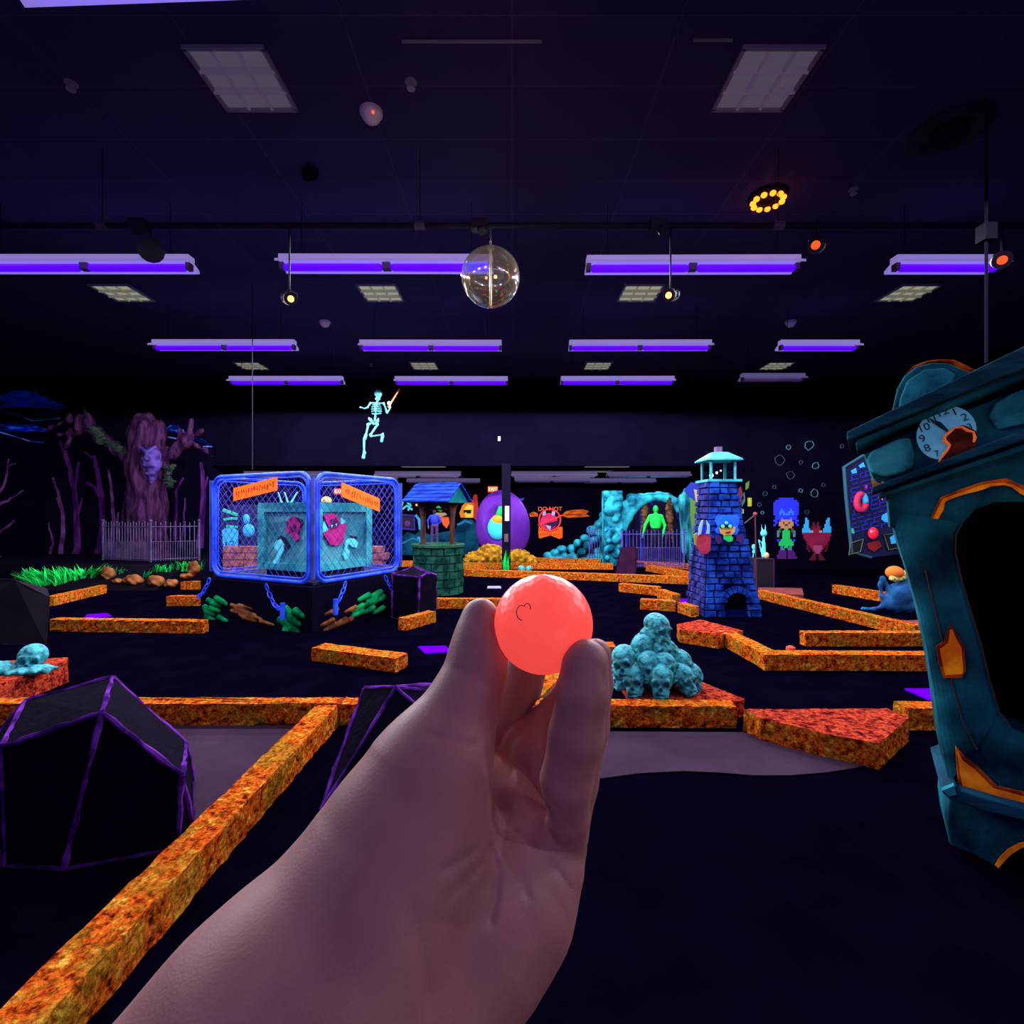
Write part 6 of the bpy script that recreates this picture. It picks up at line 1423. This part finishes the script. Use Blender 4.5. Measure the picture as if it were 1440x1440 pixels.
# ============================================================ leaning grandfather clock
# the front of the clock lies in an upright plane turned towards the room
QO=Vector((1.487,2.59,0)); QD=Vector((.82,-.57,0)).normalized(); QN=Vector((QD.y,-QD.x,0))   # QN points to the viewer side
if QN.y>0: QN=-QN
def K(px,py,o=0):
    k=(px-720)/F; s=(k*QO.y-QO.x)/(QD.x-k*QD.y); p=QO+QD*s; z=EYE-(py-720)*p.y/F
    return Vector((p.x,p.y,z))+QN*o
ck=thing('grandfather_clock','leaning teal haunted grandfather clock with broken dial and glowing orange cracks, right foreground','clock',(K(1400,1210).x,K(1400,1210).y,0))
m_ck=mat('deep_teal_clock_paint',(.002,.018,.035),(.009,.15,.19),scale=3.2,rough=.85,spec=.03,lo=.36,hi=.64,bump=.35,bscale=18)
m_ckd=mat('dark_teal_moulding',(.003,.022,.045),(.010,.08,.13),scale=4,rough=.8,spec=.03,bump=.3,bscale=14,stretch=(.6,.6,3))
m_ckl=mat('light_teal_panel',(.008,.10,.14),(.03,.30,.36),scale=5,rough=.9,spec=0,bump=.5,bscale=16)
m_crk=mat('glowing_orange_crack',(.45,.06,.004),(1,.36,.01),scale=9,rough=.9,spec=0,emi=.12,emic=(.8,.2,.01))
m_crr=mat('burnt_orange_edge',(.16,.02,.004),(.75,.14,.01),scale=9,rough=.9,spec=0)
m_cbk=mat('black_clock_cavity',(.002,.002,.008),rough=1,spec=0)
def kpoly(name,pts,o,th,m,bev=0):
    mb=MB().prism([K(x,y,o) for x,y in pts],-QN*th); ob=mb.build(name,m,ck)
    if bev:
        md=ob.modifiers.new('bevel','BEVEL'); md.width=bev; md.segments=3; md.limit_method='ANGLE'; md.angle_limit=.6
    return ob
# waist: outer frame with tall opening (left jamb, top, right jamb built as one ring)
outerL=[(1248,688),(1252,720),(1262,760),(1278,810),(1292,860),(1304,915),(1314,975),(1322,1035),(1334,1100)]
innerL=[(1352,735),(1344,752),(1342,775),(1350,812),(1364,860),(1378,905),(1390,955),(1404,1000),(1424,1026)]
right_in=[(1560,1040),(1580,900),(1560,760),(1500,712),(1440,722),(1400,712),(1372,716)]
ring_o=outerL+[(1400,1118),(1480,1136),(1660,1170),(1700,1000),(1690,760),(1640,560)]
# build as pieces so each face stays a clean strip
fr=MB()
def strip(mb,A,B,o,th):
    n=len(A)
    for i in range(n-1):
        a=[K(*A[i],o),K(*A[i+1],o),K(*B[i+1],o),K(*B[i],o)]; mb.prism(a,-QN*th)
def body_sheet(A,B,o,th,name,m,bulge=.03,nu=14,sub=4):
    """curved solid panel between two outlines"""
    def rs(L,t):
        f=t*(len(L)-1); i=min(int(f),len(L)-2); g_=f-i; return (L[i][0]+(L[i+1][0]-L[i][0])*g_,L[i][1]+(L[i+1][1]-L[i][1])*g_)
    nv=(len(A)-1)*sub; vs=[]; fs=[]
    for j in range(nv+1):
        a=rs(A,j/nv); b=rs(B,j/nv)
        for i in range(nu+1):
            u=i/nu; oo=o+bulge*(1-(2*u-1)**4)
            vs.append(K(a[0]+(b[0]-a[0])*u,a[1]+(b[1]-a[1])*u,oo))
    base=len(vs)
    for j in range(nv+1):
        a=rs(A,j/nv); b=rs(B,j/nv)
        for i in range(nu+1): u=i/nu; vs.append(K(a[0]+(b[0]-a[0])*u,a[1]+(b[1]-a[1])*u,0)-QN*th)
    W_=nu+1
    for j in range(nv):
        for i in range(nu):
            fs.append((j*W_+i,j*W_+i+1,(j+1)*W_+i+1,(j+1)*W_+i)); fs.append((base+j*W_+i,base+(j+1)*W_+i,base+(j+1)*W_+i+1,base+j*W_+i+1))
    for j in range(nv):
        fs.append((j*W_,(j+1)*W_,base+(j+1)*W_,base+j*W_)); fs.append((j*W_+nu,base+j*W_+nu,base+(j+1)*W_+nu,(j+1)*W_+nu))
    for i in range(nu):
        fs.append((i,base+i,base+i+1,i+1)); fs.append((nv*W_+i,nv*W_+i+1,base+nv*W_+i+1,base+nv*W_+i))
    return MB().add(vs,fs).build(name,m,ck,smooth=False)
lj=body_sheet(outerL[1:],innerL[:1]+innerL[1:8],.0,.30,'left_jamb',m_ck,.035)
top_o=[(1248,688),(1300,668),(1350,650),(1400,634),(1440,622),(1540,590),(1650,560)]
top_i=[(1252,742),(1300,742),(1346,744),(1372,716),(1400,706),(1500,705),(1650,730)]
body_sheet(top_o,top_i,.0,.30,'upper_frame',m_ck,.02)
body_sheet([(1398,985),(1404,1000),(1424,1026),(1470,1046),(1540,1050),(1600,1000)],[(1326,1060),(1334,1096),(1360,1108),(1440,1126),(1560,1150),(1640,1150)],.0,.30,'lower_frame',m_ck,.03)
body_sheet([(1560,730),(1575,820),(1570,900),(1555,1000),(1545,1070)],[(1660,700),(1690,800),(1690,900),(1675,1020),(1650,1150)],.0,.30,'right_jamb',m_ck,.03)
kpoly('cavity_back',[(1340,735),(1372,712),(1440,700),(1600,720),(1640,900),(1600,1100),(1430,1060),(1380,930),(1345,800)],-.2,.02,m_cbk)
# thin painted seam lines
for pts in([(1352,738),(1344,752),(1343,776),(1351,812),(1365,860),(1379,905),(1391,955),(1405,1000),(1422,1022)],[(1300,800),(1312,850),(1324,900),(1338,960),(1352,1010),(1372,1050)]):
    MB().tube([K(x,y,.012 if pts[0][0]==1352 else .037) for x,y in pts],.0028,5).build('dull_seam',mat('dull_brown_seam',(.06,.025,.03)),ck)
# head
head=[(1216,640),(1240,628),(1300,600),(1370,574),(1440,546),(1560,500),(1640,480),(1660,560),(1560,582),(1440,612),(1380,634),(1320,655),(1270,678),(1244,690),(1228,672)]
kpoly('head_body',head,.03,.36,m_ck)
def lump(name,c,r,o,m,th=.03,rot=0,vox=.006):
    # soft raised panel on the head
    p=K(*c,o); pr=[('ell',tuple(p),(r[0],th,r[1]),[list(QD),list(QN),[0,0,1]])]
    M=[[QD.x,QN.x,0],[QD.y,QN.y,0],[0,0,1]]
    cr_,sr=math.cos(rot),math.sin(rot)
    a1=QD*cr_+Vector((0,0,1))*sr; a3=Vector((0,0,1))*cr_-QD*sr
    M=[[a1.x,QN.x,a3.x],[a1.y,QN.y,a3.y],[a1.z,QN.z,a3.z]]
    V,Fq=sdf_mesh([('ell',tuple(p),(r[0],th,r[1]),M)],.01,vox); return np_obj(name,V,Fq,m,ck)
kpoly('left_head_panel',[(1218,650),(1224,638),(1240,630),(1262,620),(1278,618),(1284,640),(1282,658),(1268,666),(1244,672),(1226,666)],.075,.05,m_ckl,.012); kpoly('right_head_panel',[(1388,588),(1396,570),(1420,556),(1450,545),(1490,535),(1495,580),(1440,598),(1400,606)],.045,.02,m_ckl,.006)
# crest
crest=[(1253,596),(1256,572),(1262,545),(1272,527),(1290,513),(1312,508),(1335,509),(1352,516),(1372,524),(1400,520),(1430,530),(1400,552),(1340,572),(1290,588)]
kpoly('crest',crest,-.02,.26,m_ck,.01)
kpoly('crest_panel',[(1262,590),(1266,560),(1276,535),(1300,519),(1330,517),(1345,527),(1336,548),(1320,560),(1290,580)],-.005,.02,m_ckl,.006)
MB().tube([K(x,y,-.01) for x,y in((1274,526),(1286,515),(1304,508),(1322,506),(1340,508),(1356,516),(1368,521),(1380,521))],[.002,.005,.004,.005,.009,.011,.008,.003],8).build('glowing_crest_edge',m_crr,ck)
def bar(name,a,b,h0,h1,o,th,m):
    # slanted moulding bar
    n=8; pts=[(a[0]+(b[0]-a[0])*i/n,a[1]+(b[1]-a[1])*i/n) for i in range(n+1)]
    up=[(x,y-(h0+(h1-h0)*i/n)/2) for i,(x,y) in enumerate(pts)]; dn=[(x,y+(h0+(h1-h0)*i/n)/2) for i,(x,y) in enumerate(pts)]
    kpoly(name,up+dn[::-1],o,th,m,.008)
bar('cornice',(1192,618),(1640,420),12,46,.13,.52,m_ckd)
bar('cornice_fillet',(1204,626),(1640,446),8,20,.10,.46,m_ck)
bar('lower_moulding',(1226,690),(1640,540),8,22,.085,.44,m_ckd)
bar('lower_moulding_fillet',(1236,698),(1640,562),6,12,.06,.40,m_ck)
# dial
dc=K(1328,611,.036); ax_=Vector((QD.x,QD.y,0)); rx=K(1369,611).x; 
e1=(K(1369,597,.036)-dc); e2=(K(1318,577,.036)-dc)
def DP(u,v,o=0): return dc+e1*u+e2*v+QN*o
N_=40; dial=[DP(math.cos(2*PI*i/N_),math.sin(2*PI*i/N_)) for i in range(N_)]
m_dial=mat('pale_blue_dial',(.09,.42,.66),(.16,.58,.80),scale=9,rough=.8,emi=.14)  # even emission brightens the dial beyond its lamp light
dial_o=MB().prism(dial,QN*.014).build('dial',m_dial,ck)
m_num=mat('dark_dial_numbers',(.005,.03,.06))
# numbers
bas1=e1.normalized(); bas2=(e2-bas1*e2.dot(bas1)); bas2.normalize()
ang0=math.atan2(0,1)
M3=Matrix((bas1,bas1.cross(bas2)*-1,bas2)).transposed()
rotn=Matrix((bas1,bas2,bas1.cross(bas2))).transposed().to_euler()
if bas1.cross(bas2).dot(QN)<0: rotn=Matrix((bas1,bas2,QN)).transposed().to_euler()
for n_ in(12,1,2,3,7,8,9,10,11):
    a=PI/2-n_*PI/6-.10; r_=.80
    if n_==3: a+=.02
    textmesh(str(n_),.046 if n_ not in(3,7) else .036,DP(r_*math.cos(a),r_*math.sin(a),.016),rotn,m_num,dial_o,'dial_number',.001)
for nm,(u0,v0),(u1,v1),w_ in(('hour_hand',(.1,-.02),(-.24,.62),.010),('minute_hand',(.1,-.02),(-.42,.80),.006)):
    a=DP(u0,v0,.018); b=DP(u1,v1,.018); d=(b-a).normalized(); s_=d.cross(QN)*w_; MB().prism([a-s_*.4,a+(b-a)*.7-s_,b,a+(b-a)*.7+s_,a+s_*.4],QN*.003).build(nm,m_num,dial_o)
hole=[(1326,622),(1333,611),(1340,604),(1352,600),(1362,604),(1370,609),(1372,622),(1366,634),(1352,642),(1338,648),(1326,652),(1318,650),(1326,640),(1331,630)]
MB().prism([K(x,y,.052) for x,y in hole],QN*.004).build('broken_hole',mat('dark_rust_hole',(.05,.010,.008),(.16,.03,.015),scale=9,rough=1,spec=0),ck)
MB().tube([K(x,y,.056) for x,y in((1318,651),(1324,642),(1331,633),(1333,628),(1326,622),(1326,616),(1333,610),(1340,604),(1350,603),(1358,608),(1366,610),(1368,618),(1366,624))],[.003,.005,.005,.006,.008,.005,.006,.004,.005,.006,.004,.006,.004],8).build('glowing_dial_crack',mat('bright_orange_crack',(1,.2,.03),emi=.15),ck)
# orange cracks on the body
def crack(pts,ws,o,m=m_crk,name='glowing_crack'):
    mb=MB(); L=[];Rr=[]
    for i,(x,y) in enumerate(pts):
        x0,y0=pts[max(0,i-1)]; x1,y1=pts[min(len(pts)-1,i+1)]; dx,dy=x1-x0,y1-y0; l=math.hypot(dx,dy) or 1
        L.append((x-dy/l*ws[i],y+dx/l*ws[i])); Rr.append((x+dy/l*ws[i],y-dx/l*ws[i]))
    for i in range(len(pts)-1): mb.prism([K(*L[i],o),K(*L[i+1],o),K(*Rr[i+1],o),K(*Rr[i],o)],QN*.006)
    return mb.build(name,m,ck)
crack([(1310,738),(1316,726),(1322,715),(1326,704),(1340,698),(1360,692),(1378,686),(1392,682),(1410,681),(1422,684),(1434,692),(1450,700),(1480,702)],[1,3,4,2.5,2,2,3.5,2,1.5,2,3,2.5,1],.026)
crack([(1310,738),(1313,730),(1320,716),(1325,703),(1342,695),(1380,683),(1412,677),(1436,688),(1450,698)],[3,5,6,5,4,5,4,5,3],.0225,m_crr,'burnt_crack_border')
kpoly('glowing_patch',[(1334,884),(1337,882),(1343,896),(1350,908),(1352,938),(1351,944),(1328,946),(1324,930),(1320,910),(1332,902)],.045,.012,m_crk); kpoly('burnt_patch_border',[(1334,874),(1346,893),(1354,906),(1356,940),(1350,950),(1326,950),(1319,932),(1315,906),(1326,899)],.040,.012,m_crr)
kpoly('glowing_patch',[(1344,1050),(1352,1064),(1368,1076),(1384,1092),(1394,1102),(1440,1114),(1442,1122),(1400,1114),(1352,1102),(1348,1080)],.05,.014,m_crk); kpoly('burnt_patch_border',[(1342,1044),(1354,1058),(1372,1072),(1388,1088),(1400,1100),(1446,1110),(1446,1124),(1396,1117),(1347,1105),(1344,1076)],.045,.014,m_crr)
kpoly('yellow_corner_chip',[(1224,674),(1232,679),(1238,681),(1240,677),(1246,680),(1232,690),(1228,688)],.06,.01,mat('dull_yellow_chip',(.5,.22,.015)))
# plinth
kpoly('base_flange',[(1319,1097),(1340,1090),(1344,1096),(1400,1112),(1440,1122),(1560,1150),(1680,1170),(1680,1184),(1560,1166),(1440,1138),(1380,1124),(1330,1108)],.11,.50,m_ckd,.006)
kpoly('flange_tip',[(1320,1096),(1337,1089),(1340,1101),(1330,1103)],.115,.03,m_ckl)
kpoly('base_block',[(1333,1112),(1440,1138),(1640,1176),(1620,1260),(1520,1220),(1470,1176),(1440,1176),(1415,1190),(1397,1212),(1368,1196),(1334,1182),(1330,1150)],.04,.38,m_ck,.01)
crack([(1398,1209),(1406,1198),(1416,1188),(1430,1180),(1446,1176),(1466,1178)],[3,4,4,3.5,3,2],.048,m_crk)
